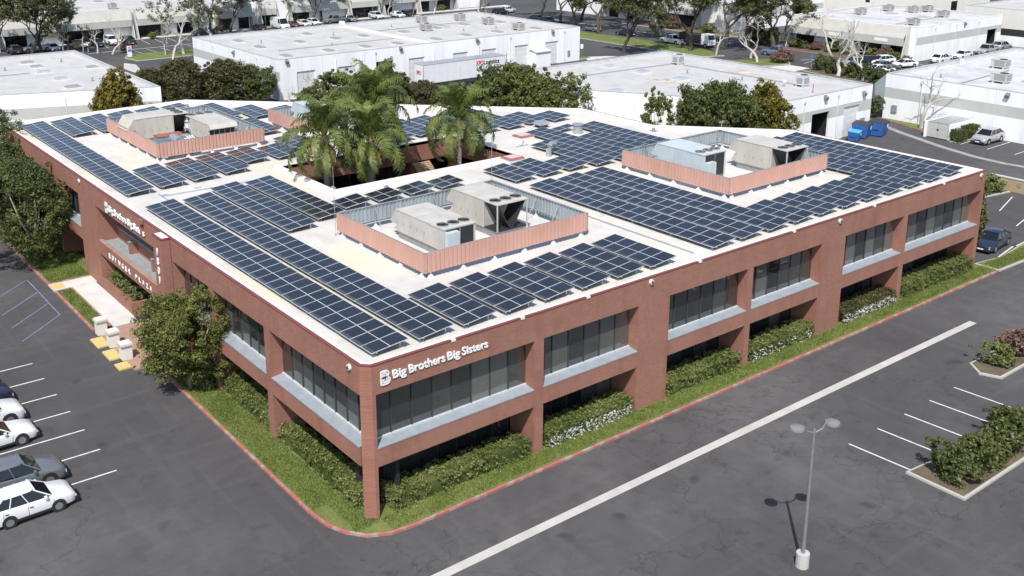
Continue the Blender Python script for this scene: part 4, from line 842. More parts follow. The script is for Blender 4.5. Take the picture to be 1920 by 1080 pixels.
for x, y in [(49.3, 112.9), (57.0, 114.2), (63.6, 114.0), (68.8, 113.7), (48.4, 102.2), (56.0, 102.8), (62.6, 102.8), (76.9, 113.5), (68.4, 102.4), (76.1, 102.6), (82.8, 103.3), (84.4, 114.4), (91.1, 115.0), (89.6, 103.3), (98.4, 113.7), (97.6, 102.4), (49.6, 121.5), (62.5, 121.8)]: skylight(t2, x, y, 5.45, 'skylight', 1.3, 2.5)
for x in (65.57, 80.5, 97.0, 45.9): wall_light(t2, (x, 97.3, 5.55), (0, -1, 0))
for x in (54.0, 57.9, 71.8): mb = MB(); mb.tube([(x, 97.22, 0), (x, 97.22, 5.2)], .06, 6); mb.build('downpipe', 'white_wall', t2)
wall_light(t2, (44.5, 112, 5.3), (-1, 0, 0))
mb = MB(); mb.box(91.9, 95.2, 95.6, 97.28, 0, 2.6); pc = mb.build('lean_to', 'white_wall', t2); mb = MB(); mb.hexa([(91.8, 95.4, 2.6), (95.3, 95.4, 2.6), (95.3, 97.28, 2.9), (91.8, 97.28, 2.9)], [(91.8, 95.4, 2.75), (95.3, 95.4, 2.75), (95.3, 97.28, 3.1), (91.8, 97.28, 3.1)]); mb.build('lean_to_roof', 'parapet_grey', pc)
for x, y, l in ((87.6, 123.9, 'leftmost of the air units at the back of the long warehouse roof'), (81.5, 113.5, 'grey air unit beside a skylight near the roof divider of the long warehouse'), (94.9, 121.7, 'air unit by the far back corner of the long warehouse roof'), (95.4, 113.5, 'air unit next to the rightmost back skylight of the long warehouse'), (94.6, 103.8, 'air unit near the front right skylight of the long warehouse')): roof_ac(x, y, 5.45, l)
# warehouse with angled front, right of centre
t3 = thing('white_warehouse', 'white warehouse with angled front wall and dark doorway behind the right screen', 'warehouse', (80, 50, 0))
P3 = [(75.0, 33.2), (93.4, 33.2), (94.2, 68.4), (62.2, 68.6), (62.4, 53.6)]
segwall(t3, P3[0], P3[1], 6, [(6.3, 9.7, 0, 3.75, 'open'), (12.7, 15.8, 0, 3.8, 'roll')])
for k in (1, 2, 3): segwall(t3, P3[k], P3[k+1], 6)
segwall(t3, P3[4], P3[0], 6, splits=((0, 6, 0),))
roof_of(t3, P3)
for x, y in [(79.3, 65.0), (79.6, 59.0), (79.5, 52.1), (67.1, 51.4), (67.3, 58.3), (78.7, 44.3), (77.9, 36.3)]: skylight(t3, x, y, 5.45, 'skylight_clear', 1.9, 1.7)
wall_light(t3, (83.56, 33.2, 5.45), (0, -1, 0)); wall_light(t3, (91.5, 33.2, 5.0), (0, -1, 0))
def blob(name, par, c, rx, ry, z, mat, n=18):
    mb = MB(); mb.add([(c[0]+rx*math.cos(a)*(1+.25*math.sin(3*a+1)+.12*math.sin(7*a)), c[1]+ry*math.sin(a)*(1+.2*math.sin(4*a)), z) for a in np.linspace(0, 2*math.pi, n+1)[:-1]], [tuple(range(n))]); mb.build(name, mat, par)
blob('stain', t3, (77.4, 52.6), 1.5, 2.6, 5.456, 'stain_brown'); blob('stain', t3, (90.0, 51.0), 1.4, 3.2, 5.456, 'stain_brown')
roof_ac(88.5, 60.8, 5.45, 'boxy grey air unit near the back corner of the angled warehouse roof', 1); roof_ac(87.9, 39.6, 5.45, 'grey air unit near the doorway side of the angled warehouse roof', 1)
t = thing('satellite_dish', 'small white dish on the angled warehouse roof', 'dish', (86.2, 41.0, 5.45)); mb = MB(); mb.tube([(86.2, 41, 5.45), (86.2, 41, 6.1)], .04, 6); mb.build('mast', 'galvanised', t); mb = MB(); mb.tube([(86.15, 40.95, 6.1), (86.0, 40.8, 6.16)], [.1, .26], 14); mb.build('dish', 'hvac_top', t)
mb = MB(); mb.cyl((85.4, 36.2), .05, 5.45, 6.5, 6); tag(mb.build('vent_pipe', 'rust_red', None, (85.4, 36.2, 5.45)), 'thin upright pipe on the angled warehouse roof', 'pipe')
# right warehouse
t4 = thing('white_warehouse', 'white warehouse with grey stripe at the right edge behind the silver SUV', 'warehouse', (118, 15, 0))
P4 = [(101.8, -30), (137, -30), (137, 37.2), (101.8, 36.6)]
segwall(t4, P4[3], P4[0], 6); segwall(t4, P4[0], P4[1], 6); segwall(t4, P4[1], P4[2], 6); segwall(t4, P4[2], P4[3], 6)
mb = MB(); mb.hexa([(101.85, 36.62, 2.6), (102.15, 36.62, 2.6), (102.15, 38.0, 2.9), (101.85, 38.0, 2.9)], [(101.85, 36.62, 5.9), (102.15, 36.62, 5.9), (102.15, 38.2, 4.4), (101.85, 38.2, 4.4)]); mb.build('buttress_wall', 'blue_grey_wall', t4)
roof_of(t4, P4, 'roof_worn'); wall_light(t4, (101.8, 20.6, 5.4), (-1, 0, 0))
roof_ac(120.1, 30.8, 5.45, 'grey boxy air unit on the right edge warehouse roof, farther one', 2); roof_ac(109.3, 25.3, 5.45, 'tan air unit with twin grilles on the right edge warehouse roof, nearer one', 2)
for y in (33.9, 31.9, 29.9): mb = MB(); mb.cyl((126-y*.2, 36.0), .09, 5.45, 6.2, 8); mb.build('vent_pipe', 'skylight_kerb', t4)
# the warehouse with awnings, upper right
t5 = thing('white_warehouse', 'white warehouse with two sloped awnings over dark shopfronts, upper right', 'warehouse', (162, 71, 0))
P5 = [(147.0, 58.9), (176.6, 58.9), (176.6, 84.3), (147.0, 84.3)]
segwall(t5, P5[0], P5[1], 6, [(24.5, 28.0, 0, 3.6, 'open')]); segwall(t5, P5[1], P5[2], 6); segwall(t5, P5[2], P5[3], 6); segwall(t5, P5[3], P5[0], 6, splits=((0, 6, 0),))
roof_of(t5, P5, 'roof_worn', coping='parapet_white'); wall_light(t5, (162.8, 58.9, 5.4), (0, -1, 0))
t5f = lambda s, d, z: (147.0+d, 84.3-s, z)
canopy(t5, t5f, .4, 13.1, doors=[(1.0, 5.0), (7.5, 12.6)]); canopy(t5, t5f, 14.3, 24.0, doors=[(14.8, 19.0), (20.8, 23.8)])
mb = MB(); mb.hexa([t5f(9.0, -1.56, 3.2), t5f(11.6, -1.56, 3.2), t5f(11.6, -1.5, 3.2), t5f(9.0, -1.5, 3.2)], [t5f(9.0, -1.56, 3.75), t5f(11.6, -1.56, 3.75), t5f(11.6, -1.5, 3.75), t5f(9.0, -1.5, 3.75)]); mb.build('sign_board', 'sign_white', t5)
mb = MB(); mb.hexa([t5f(18.4, -1.56, 3.2), t5f(21, -1.56, 3.2), t5f(21, -1.5, 3.2), t5f(18.4, -1.5, 3.2)], [t5f(18.4, -1.56, 3.75), t5f(21, -1.56, 3.75), t5f(21, -1.5, 3.75), t5f(18.4, -1.5, 3.75)]); mb.build('sign_board', 'sign_white', t5)
for x, y in ((165.3, 75.1), (164.9, 68.3), (164.6, 61.8)): skylight(t5, x, y, 5.45, 'skylight_clear', 2.4, 2.4)
for (x, y), l in zip([(161.0, 79.1), (170.2, 78.9), (171.8, 74.5), (175.0, 73.3), (153.8, 63.7), (169.2, 66.7)], ['big grey air unit at the left of the awning warehouse roof', 'air unit second from left along the back of the awning warehouse roof', 'air unit third from left along the back of the awning warehouse roof', 'air unit rightmost along the back of the awning warehouse roof', 'air unit at the front edge above the right awning', 'small lone vent unit between two skylights of the awning warehouse']): roof_ac(x, y, 5.45, l, 2)

# back row facing the far street
def back_block(x0, x1, y0, y1, label, segs, name='white_warehouse', h=6.0):
    t = thing(name, label, 'warehouse', ((x0+x1)/2, (y0+y1)/2, 0)); P = rect(x0, x1, y0, y1)
    segwall(t, P[0], P[1], h, splits=((0, h, 0),))
    for k in (1, 2, 3): segwall(t, P[k], P[(k+1) % 4], h)
    roof_of(t, P); tf = lambda s, d, z: (x0+s, y0+d, z)
    for a, b, doors in segs: canopy(t, tf, a, b, doors=doors)
    return t
t6 = back_block(24, 77.5, 176.3, 215, 'white warehouse with ribbed awnings across the far street, upper left', [(0.6, 26.5, [(2, 6), (13, 21)]), (27.6, 40.6, [(28, 33), (36.5, 40)]), (45.2, 53.2, [(45.6, 49), (50.5, 53)])])
for x, y in ((52.3, 200.9), (44.1, 190.1), (60, 192), (68, 205)): skylight(t6, x, y, 5.45, 'skylight', 2.2, 3.0)
roof_ac(50.0, 184.7, 5.45, 'large grey air unit on the upper left warehouse roof', 2); roof_ac(57.0, 182.1, 5.45, 'second air unit on the upper left warehouse roof', 2)
t7 = back_block(79, 111, 176.3, 215, 'white warehouse with awnings and dark shopfronts at the top centre left', [(0.6, 4.2, [(1, 4)]), (8.0, 22.5, [(8.6, 13)]), (23.6, 31, [(24, 30)])])
t8 = back_block(112.5, 143, 178.3, 215, 'white warehouse with grey shopfront walls at the top centre', [(0.5, 9.5, [(1, 3.5)]), (11, 22, [(12, 14.5), (17, 21)])])
t9 = thing('white_warehouse', 'pale warehouse with tall grey entrance behind the top middle trees', 'warehouse', (170, 125, 0))
P9 = rect(153.5, 185, 104, 160)
segwall(t9, P9[3], P9[0], 6, splits=((0, 6, 0),)); segwall(t9, P9[0], P9[1], 6); segwall(t9, P9[1], P9[2], 6); segwall(t9, P9[2], P9[3], 6); roof_of(t9, P9)
canopy(t9, lambda s, d, z: (153.5+d, 160-s, z), 36.0, 47, doors=[(37, 46.4)]); canopy(t9, lambda s, d, z: (153.5+d, 160-s, z), 18.0, 29, doors=[(19, 22), (25, 28)])
t10 = thing('cream_warehouse', 'tall cream warehouse wall with small dark window at the top right', 'warehouse', (205, 95, 0))
P10 = rect(190.5, 226, 86.5, 124); SP = ((0, 8.5, 0),)
segwall(t10, P10[3], P10[0], 8.5, [(11.5, 14.3, 3.2, 6.0, 'win'), (27, 28.2, 4.4, 5.6, 'win')], splits=SP, mats=('cream_wall', 'grey_band'))
for k in (0, 1, 2): segwall(t10, P10[k], P10[k+1], 8.5, [(18, 21, .5, 4.2, 'win')] if k == 0 else (), splits=SP, mats=('cream_wall', 'grey_band'))
roof_of(t10, P10, 'roof_grey', 7.9, 8.5)
t11 = thing('cream_warehouse', 'cream walled warehouse with grey roof edge at the top right corner', 'warehouse', (200, 45, 0))
P11 = [(185.5, 20), (240, 20), (240, 72), (187.5, 72)]
segwall(t11, P11[3], P11[0], 6, splits=((0, 6, 0),), mats=('cream_wall', 'grey_band'))
for k in (0, 1, 2): segwall(t11, P11[k], P11[k+1], 6, splits=((0, 6, 0),), mats=('cream_wall', 'grey_band'))
roof_of(t11, P11); mb = MB(); mb.box(207, 208, 55, 56, 5.46, 6.1); mb.build('roof_box', 'skylight_kerb', t11)
t12 = thing('white_warehouse', 'distant white warehouse beyond the top middle trees', 'warehouse', (215, 190, 0)); P12 = rect(195, 250, 140, 190)
for k in range(4): segwall(t12, P12[k], P12[(k+1) % 4], 7, splits=((0, 7, 0),))
roof_of(t12, P12, 'roof_grey', 6.4, 7)
t13 = thing('white_warehouse', 'distant white warehouse at the far upper left corner', 'warehouse', (0, 215, 0)); P13 = rect(-30, 21, 188, 240)
for k in range(4): segwall(t13, P13[k], P13[(k+1) % 4], 6)
roof_of(t13, P13)

def downpipes(par, pts, n):
    for p in pts:
        q = Vector((p[0], p[1], 0))+Vector(n)*.07; mb = MB(); mb.tube([(q.x, q.y, 0), (q.x, q.y, 5.3)], .055, 6); mb.box(q.x-.12, q.x+.12, q.y-.1, q.y+.1, 5.3, 5.6); mb.build('downpipe', 'door_frame', par)
downpipes(t3, [(79.6, 33.2), (86.2, 33.2)], (0, -1, 0)); downpipes(t4, [(101.8, 31.5), (101.8, 14.0)], (-1, 0, 0)); downpipes(t5, [(153, 58.9), (160, 58.9), (168, 58.9)], (0, -1, 0)); downpipes(t2, [(61.0, 97.3), (81.0, 97.3), (87.6, 97.3), (99.8, 97.3)], (0, -1, 0)); downpipes(t2, [(44.5, 104), (44.5, 120)], (-1, 0, 0))
def meter(par, x0, x1, y0, y1): mb = MB(); mb.box(x0, x1, y0, y1, 1.1, 2.0); mb.build('meter_box', 'hvac_grey', par)
meter(t3, 91.2, 92.0, 33.0, 33.19); meter(t2, 100.6, 101.1, 97.12, 97.29); meter(t4, 101.6, 101.79, 34.6, 35.3); meter(t2, 58.6, 59.2, 97.12, 97.29)
def pipe_run(par, pts): mb = MB(); mb.tube([(x, y, 5.58) for x, y in pts], .05, 5); mb.build('roof_pipe', 'hvac_grey', par)
pipe_run(t2, [(72.9, 118), (86, 118.4), (95, 118.2)]); pipe_run(t2, [(87.6, 122.5), (87.6, 114.6)]); pipe_run(t2, [(50, 108), (71.5, 108.3)]); pipe_run(t3, [(70, 62), (88, 61.2)]); pipe_run(t3, [(88.2, 59.5), (88.0, 41)]); pipe_run(t4, [(104, 28), (119, 29)]); pipe_run(t5, [(152, 66), (172, 66.8)]); pipe_run(t1, [(-10, 112), (14, 111)]); pipe_run(t4, [(112, 24), (112, -10)])
def stub(par, x, y, z=5.45, h=.5, r=.1): mb = MB(); mb.cyl((x, y), r, z, z+h, 8); mb.cyl((x, y), r*2.2, z, z+.06, 8); mb.build('vent_stub', 'hvac_grey', par)
for x, y in ((52, 118), (59.5, 108), (66, 119), (79.5, 121.5), (86.5, 109), (93, 108), (100, 118)): stub(t2, x, y)
for x, y in ((72, 62), (84, 55), (85.5, 47), (70, 47), (82.4, 39.6)): stub(t3, x, y)
for x, y in ((107, 32), (113, 18), (124, 26), (105.5, 12)): stub(t4, x, y)
for x, y in ((12, 116), (6, 103), (19, 100), (20.5, 119)): stub(t1, x, y)

# ------------------------------------------------------------------ vegetation
def leaf_mesh(name, centres, radii, n_per, size, mat, flat=.75, droop=0.0, up=0.35):
    """small diamond leaves scattered round the given clump centres"""
    C = np.repeat(np.asarray(centres, float), n_per, axis=0); Rr = np.repeat(np.asarray(radii, float), n_per)
    N = len(C); d = rng.normal(size=(N, 3)); d /= np.linalg.norm(d, axis=1)[:, None]
    rad = Rr*rng.random(N)**.45; P = C+d*rad[:, None]*np.array([1, 1, flat])
    nrm = d*.8+rng.normal(size=(N, 3))*.7+np.array([0, 0, up]); nrm /= np.linalg.norm(nrm, axis=1)[:, None]
    a = np.cross(nrm, rng.normal(size=(N, 3))); a /= np.linalg.norm(a, axis=1)[:, None]; b = np.cross(nrm, a)
    s = size*(0.6+.8*rng.random(N))[:, None]; a = a*s; b = b*s*.55; a[:, 2] -= droop*s[:, 0]
    V = np.stack([P-a, P-b+nrm*s*.12, P+a, P+b+nrm*s*.12], 1).reshape(-1, 3)
    me = bpy.data.meshes.new(name); me.vertices.add(N*4); me.vertices.foreach_set('co', V.reshape(-1))
    me.loops.add(N*4); me.loops.foreach_set('vertex_index', np.arange(N*4)); me.polygons.add(N)
    me.polygons.foreach_set('loop_start', np.arange(N)*4); me.polygons.foreach_set('loop_total', np.full(N, 4))
    me.materials.append(MATS[mat]); me.update(calc_edges=True); me.validate(); return me
def branchy(rnd, height, r0, levels, spread, trunk=.4, kids=(2, 3), shrink=.72, wob=.18, upb=.25, lean=0.0):
    """tapered trunk with forking limbs; returns the mesh and the branch tips"""
    mb = MB(); tips = []
    def grow(p, d, L, r, lev):
        n = 4 if lev < 2 else 3; pts = [p]; rr = [r]; dd = d.copy()
        for k in range(n):
            dd = (dd+Vector((rnd.gauss(0, wob), rnd.gauss(0, wob), rnd.gauss(0, wob*.5)+.06*upb))).normalized()
            pts.append(pts[-1]+dd*L/n); rr.append(r*(1-.38*(k+1)/n))
        mb.tube(pts, rr, 7 if lev < 2 else 5, 0, lev == levels)
        if lev >= levels-1: tips.append((pts[-1], L)); tips.append((pts[-2], L))
        if lev >= levels: return
        m = rnd.randint(*kids); a0 = rnd.random()*6.28
        for k in range(m):
            a = a0+6.28*k/m+rnd.gauss(0, .3); s = spread*(.7+.6*rnd.random())
            x = dd.cross(Vector((0.3, 0.9, .2))).normalized(); y = dd.cross(x)
            nd_ = (dd+(x*math.cos(a)+y*math.sin(a))*s+Vector((0, 0, upb))).normalized()
            grow(pts[-1-(k % 2)], nd_, L*shrink*(.8+.4*rnd.random()), rr[-1]*.78, lev+1)
    grow(Vector((0, 0, -.05)), Vector((lean, rnd.gauss(0, .05), 1)).normalized(), height*trunk, r0, 0)
    return mb, tips
TREES = {}
def tree_kind(key, seed, height, r0, levels, spread, bark, leaf, clump, n_per, size, keep=1.0, **kw):
    rnd = random.Random(seed); mb, tips = branchy(rnd, height, r0, levels, spread, **kw)
    tm = mb.mesh('trunk', [bark], smooth=True); cm = None
    if leaf:
        tips = [t for t in tips if rnd.random() < keep]
        cm = leaf_mesh('crown', [tuple(t[0]) for t in tips], [clump*(.7+.6*rnd.random()) for t in tips], n_per, size, leaf)
    TREES[key] = (tm, cm)
def tree(key, x, y, label, sc=1.0, rz=0.0, z=.1, name='street_tree', cat='tree', group=None, sz=None):
    t = thing(name, label, cat, (x, y, z), rz, group); tm, cm = TREES[key]; s = (sc, sc, sz or sc)
    inst('trunk', tm, t, sc=s)
    if cm is not None: inst('crown', cm, t, sc=s)
    return t
for k in range(4): tree_kind(('tall', k), 10+k, 18.0, .36, 4, .66, 'bark_dark', 'leaf_olive' if k < 3 else 'leaf_mid', .66, 40, .17, keep=.9, trunk=.19, kids=(3, 3), shrink=.86, upb=.26)
for k in range(3): tree_kind(('pale', k), 30+k, 14.5, .28, 4, .60, 'bark_pale', 'leaf_olive', .50, 22, .15, keep=.8, trunk=.26, kids=(2, 3), shrink=.82)
for k in range(4): tree_kind(('bare', k), 50+k, 8.5, .26, 4, .80, 'bark_pale', None, 0, 0, 0, trunk=.38, kids=(2, 3), shrink=.64, wob=.34, upb=.42)
for k in range(2): tree_kind(('stub', k), 60+k, 7.0, .16, 2, .6, 'bark_grey', 'leaf_olive', .45, 18, .14, keep=.5, trunk=.55, kids=(2, 3), shrink=.45, wob=.3)
# dense rounded crowns: many small clumps through an uneven volume
def dense_kind(key, seed, rx, ry, rz_, zc, leaf, n_clump, n_per, size, clump=.55, trunk_r=.16, bark='bark_grey', lumps=13, rough=.55):
    rnd = np.random.default_rng(seed)
    L = rnd.normal(size=(lumps, 3)); L /= np.linalg.norm(L, axis=1)[:, None]; amp = rnd.uniform(.05, rough, lumps)
    d = rnd.normal(size=(n_clump, 3)); d /= np.linalg.norm(d, axis=1)[:, None]
    f = 0.70+np.sum(amp*np.maximum(0, d@L.T)**5, 1)*1.15-.16*rnd.random(n_clump)
    rad = f*rnd.uniform(.45, 1.0, n_clump)**.35
    C = d*rad[:, None]*np.array([rx, ry, rz_])+np.array([0, 0, zc]); C = C[C[:, 2] > .25]
    cl = np.full(len(C), clump)*rnd.uniform(.45, 1.35, len(C))
    sd = rnd.normal(size=(14, 3)); sd[:, 2] = np.abs(sd[:, 2])+.4; sd /= np.linalg.norm(sd, axis=1)[:, None]
    S_ = sd*rnd.uniform(.92, 1.08 if rx > 1.5 else .95, 14)[:, None]*np.array([rx, ry, rz_])+np.array([0, 0, zc]); C = np.concatenate([C, S_]); cl = np.concatenate([cl, np.full(14, clump*.45)])    # stray shoots
    cm = leaf_mesh('crown', C, cl, n_per, size, leaf)
    mb = MB(); r_ = random.Random(seed)
    for k in range(5):
        a = 6.28*k/5; top = Vector((math.cos(a)*rx*.55, math.sin(a)*ry*.55, zc+rz_*.35))
        mb.tube([(0, 0, -.05), (top.x*.15, top.y*.15, zc*.45), tuple(top*.6), tuple(top)], [trunk_r*(1 if k == 0 else .7), trunk_r*.75, trunk_r*.4, .03], 6)
    TREES[key] = (mb.mesh('trunk', [bark], smooth=True), cm)
dense_kind('big_dark', 1, 3.7, 3.7, 4.1, 4.9, 'leaf_dark', 560, 80, .105, .62, .22)
dense_kind('round_mid', 2, 2.8, 2.8, 3.1, 3.6, 'leaf_mid', 520, 95, .078, .48, .16)
dense_kind('gold', 3, 2.6, 2.6, 3.4, 3.9, 'leaf_gold', 360, 52, .15, .55, .15, rough=.34)
dense_kind('bronze', 4, 3.4, 3.0, 2.9, 3.2, 'leaf_bronze', 380, 52, .15, .6, .15)
dense_kind('laurel', 5, 3.0, 3.0, 3.3, 3.6, 'leaf_mid', 350, 54, .15, .55, .15)
dense_kind('laurel_dark', 6, 3.6, 3.2, 2.9, 3.1, 'leaf_dark', 400, 54, .15, .6, .15)
dense_kind('loose', 7, 2.0, 2.0, 2.9, 3.4, 'leaf_mid', 120, 44, .14, .5, .10)
dense_kind('shrub', 8, .8, .8, .6, .55, 'leaf_hedge', 90, 26, .085, .2, .04)
dense_kind('shrub_dark', 9, 1.3, 1.2, .95, .9, 'leaf_dark', 150, 30, .12, .3, .05)
dense_kind('shrub_red', 10, 1.0, .9, .65, .6, 'flower_pink', 120, 26, .1, .25, .04)
dense_kind('slender', 11, 1.35, 1.35, 3.5, 3.8, 'leaf_olive', 330, 40, .13, .42, .09)
def T(key, x, y, label, sc=1.0, rz=None, z=.1, name='tree', cat='tree', group=None, sz=None): return tree(key, x, y, label, sc, random.random()*6.28 if rz is None else rz, z, name, cat, group, sz)
T('big_dark', -2.3, 48.6, 'big dark leafy tree on the lawn against the left side of the brick building', .93)
T('big_dark', -1.5, 61.5, 'dark leafy tree at the far left corner of the brick building', .95)
T('big_dark', -1.6, 55.6, 'dark leafy tree partly behind the big left tree', .82)
T('round_mid', -1.3, 18.6, 'dense round tree beside the brick paved entrance plaza', 1.02, sz=.96)
T('slender', 57.8, 1.6, 'slender ivy-like tree at the right corner of the brick building', 1.05, sz=1.08); T('slender', 58.6, 3.6, 'second slender tree behind the right corner of the brick building', .8)
# shrubs and trees between the brick building and the warehouses
BG = 'trees behind the brick building'
T('gold', 17.9, 87.2, 'yellow-green bushy tree in front of the left warehouse', .98, group=BG, sz=1.16); T('laurel_dark', 22.2, 86.8, 'dark shrub at the right side of the yellow-green tree', .62, group=BG)
T('bronze', 31.5, 100.2, 'dark bronze bush left of the long warehouse', 1.12, group=BG); T('bronze', 36.5, 99.5, 'second bronze bush, closer to the long warehouse end wall', 1.05, group=BG); T('laurel_dark', 40.8, 98.0, 'lower bronze bush touching the long warehouse corner', .85, group=BG); T('bronze', 27.5, 103, 'bronze bush nearest the left warehouse side wall', .9, group=BG)
for k, (x, y) in enumerate(((40.5, 80.0), (43.0, 78.2), (45.5, 76.6), (48, 75))): T('laurel_dark', x, y, ORDW[k]+' low dark hedge bush from the left behind the far roof edge', .62, group=BG, sz=.75)
for k, (x, y, s, key) in enumerate(((46.4, 82.0, .95, 'laurel'), (49.4, 81.0, .98, 'bronze'), (52.6, 79.8, .86, 'laurel_dark'), (56.2, 78.0, .70, 'bronze'), (57.4, 74.5, .60, 'laurel'))): T(key, x, y, ['green bush above the left palm', 'reddish bush between the left palms', 'tall dark green bush behind the left palms', 'bronze bush below the open warehouse door', 'low bush between the palms and the parked trailer'][k], s, group=BG)
for k, (x, y, s, key) in enumerate(((55.6, 67.6, .80, 'bronze'), (59.0, 66.6, .90, 'laurel'), (59.4, 62.4, 1.2, 'laurel_dark'), (59.2, 58.2, 1.18, 'laurel'), (58.8, 54.0, 1.1, 'laurel'))): T(key, x, y, ['bronze bush just right of the trailer rear wheels', 'tall green bush right of the right palm', 'dark bush in the clump right of the palms', 'bright green bush in the clump beside the angled warehouse', 'olive bush at the right end of the clump beside the angled warehouse'][k], s, group=BG, sz=s*1.08)
T('loose', 64.2, 42.2, 'loose light green tree in front of the angled white wall', .80, group=BG, sz=1.2); T('loose', 63.4, 43.6, 'thin-leaved sapling close beside the loose tree', .5, group=BG)
T('laurel_dark', 68.4, 37.8, 'broad dark green bush before the angled white wall', .98, group=BG, sz=1.32); T('laurel_dark', 70.2, 35.6, 'dark green bush right of the broad one', 1.0, group=BG, sz=1.32); T('gold', 72.2, 32.8, 'golden bush at the corner of the angled warehouse', .95, group=BG, sz=1.14)
T('loose', 4.0, 76.5, 'wispy sapling rising behind the left roof edge', .62, group=BG); T('loose', -3.6, 72.5, 'small leafy bush at the far left edge of the photo', .8, group=BG)
# street and car-park trees
ST = 'tall trees along the far streets'
for k, (x, y, key, s, l) in enumerate([(28.2, 166.0, 0, 1.12, 'tall open pine-like tree left of the parked cars, upper left'), (30.2, 167.5, 1, 1.05, 'dark tall tree beside the silver pickup, upper left'), (22.5, 170, 2, 1.1, 'tall leafy tree at the top left corner'), (34.5, 165, 1, .8, 'shorter dark tree above the left warehouse parapet'), (26.0, 178, 0, .9, 'tall tree behind the parked box van'),
 (66.5, 172.6, 1, .95, 'dark-stemmed tall tree in front of the far left awnings'), (71.1, 173.0, 2, .95, 'twin-stemmed tree before the awnings at top left centre'), (91.5, 174.3, 0, 1.05, 'spreading dark tree above the white cars at top centre left'), (94.5, 175.2, 3, .95, 'dense dark tree beside the grey pickup'), (104.5, 175.8, 3, .9, 'green bushy tree left of the white parked car, top centre'), (109.5, 176, 1, .9, 'dark tree right of the bushy one, top centre'),
 (141.5, 152, 0, 1.0, 'tall tree over the dark cars, top centre'), (138, 141, 1, 1.05, 'tall tree beyond the corner of the long warehouse'), (136.5, 134.5, 2, 1.0, 'dense street tree right of the long warehouse corner'), (130.7, 121.0, 3, 1.12, 'thick brown-stemmed tree on the green verge'), (115.3, 97.9, 2, 1.1, 'leafy tree standing before the grey driveway, top centre right'),
 (132.8, 103.9, 0, 1.15, 'tall tree at the nose of the white pickup truck'), (126.6, 91.9, 1, 1.1, 'leaning dark tree in front of the black stake truck'), (136.5, 91.4, 1, 1.25, 'very tall twin-stemmed dark tree right of the stake truck'), (141, 84, 0, 1.2, 'tall dark tree left of the awning warehouse'), (137, 86.8, 2, 1.05, 'leafy tall tree beside the twin-stemmed one'), (147, 120, 3, 1.1, 'tall tree by the far street bed, top middle'), (149.5, 128, 0, 1.1, 'tall tree farthest back along the street bed'), (150, 112, 2, .95, 'street bed tree before the grey entrance wall'), (143.5, 140, 3, 1.05, 'dense tree closing the street, top middle'), (150.8, 98, 1, 1.0, 'dark tree at the right end of the street bed'), (152.5, 90.5, 3, .9, 'dense tree left of the awning warehouse corner')]): T(('tall', key), x, y, l, s, name='street_tree', group=ST)
for x, y, key, s, l in [(45.6, 140.8, 0, 1.0, 'white-barked tree beside the far road at left'), (50.7, 148.6, 1, .98, 'dark-based pale tree on the far lawn'), (47.5, 149.5, 2, .55, 'thin pale sapling on the far lawn'), (58.0, 149.5, 0, .95, 'pale spreading tree on the lawn behind the long warehouse')]: T(('pale', key), x, y, l, s, name='street_tree', group=ST)
BT = 'bare pollarded trees'
for x, y, key, s, l in [(43.0, 161.3, 0, .95, 'bare pale tree near the far left shrub bed'), (40.2, 157, 1, .8, 'bare tree above the corner of the left warehouse'), (38.4, 160, 2, .7, 'smaller bare tree behind the left warehouse corner'), (46.4, 90.0, 3, .82, 'bare white tree before the long warehouse left corner'), (50.2, 89.0, 1, .95, 'taller bare white tree before the long warehouse'), (41.4, 88.0, 2, .55, 'small bare sapling by the long warehouse side wall'),
 (112.5, 174.5, 2, .8, 'bare tree beside the white car at top centre'), (124, 172, 3, .85, 'white bare tree behind the long warehouse roof'), (129.3, 160, 0, .8, 'bare tree among the dark cars, top centre'),
 (125.4, 84.6, 2, .9, 'bare straight tree on the verge right of the stake truck'), (128.3, 79.2, 0, 1.0, 'bare branching tree beside the blue-white pickup'), (125.7, 75.7, 1, 1.1, 'tall bare tree at the end of the verge'), (132.1, 65.0, 0, 1.35, 'wide bare tree left of the car park hedge'), (124.3, 58.5, 3, 1.4, 'large bare tree in the car park hedge, middle'), (123.5, 53.7, 1, 1.05, 'bare tree at the right end of the car park hedge'), (129.0, 60.5, 2, .95, 'slim bare tree among the parked cars'), (99.6, 29.8, 2, 1.08, 'bare tree rising behind the white bin enclosure')]: T(('bare', key), x, y, l, s, name='bare_tree', group=BT)
for k, (x, y, l) in enumerate([(36.0, 161, 'pollarded stub tree over the left warehouse parapet, left one'), (37.6, 163, 'pollarded stub tree over the left warehouse parapet, right one'), (33.0, 162, 'leafy pollard tree by the silver pickup'), (122, 147, 'small pollard tree behind the long warehouse roof corner'), (64.5, 174.6, 'young stub tree before the far left shopfront'), (118, 172, 'young stub tree by the top centre kerb'), (86, 175.4, 'thin young tree between the far awnings')]): T(('stub', k % 2), x, y, l, .95, name='bare_tree', group=BT)
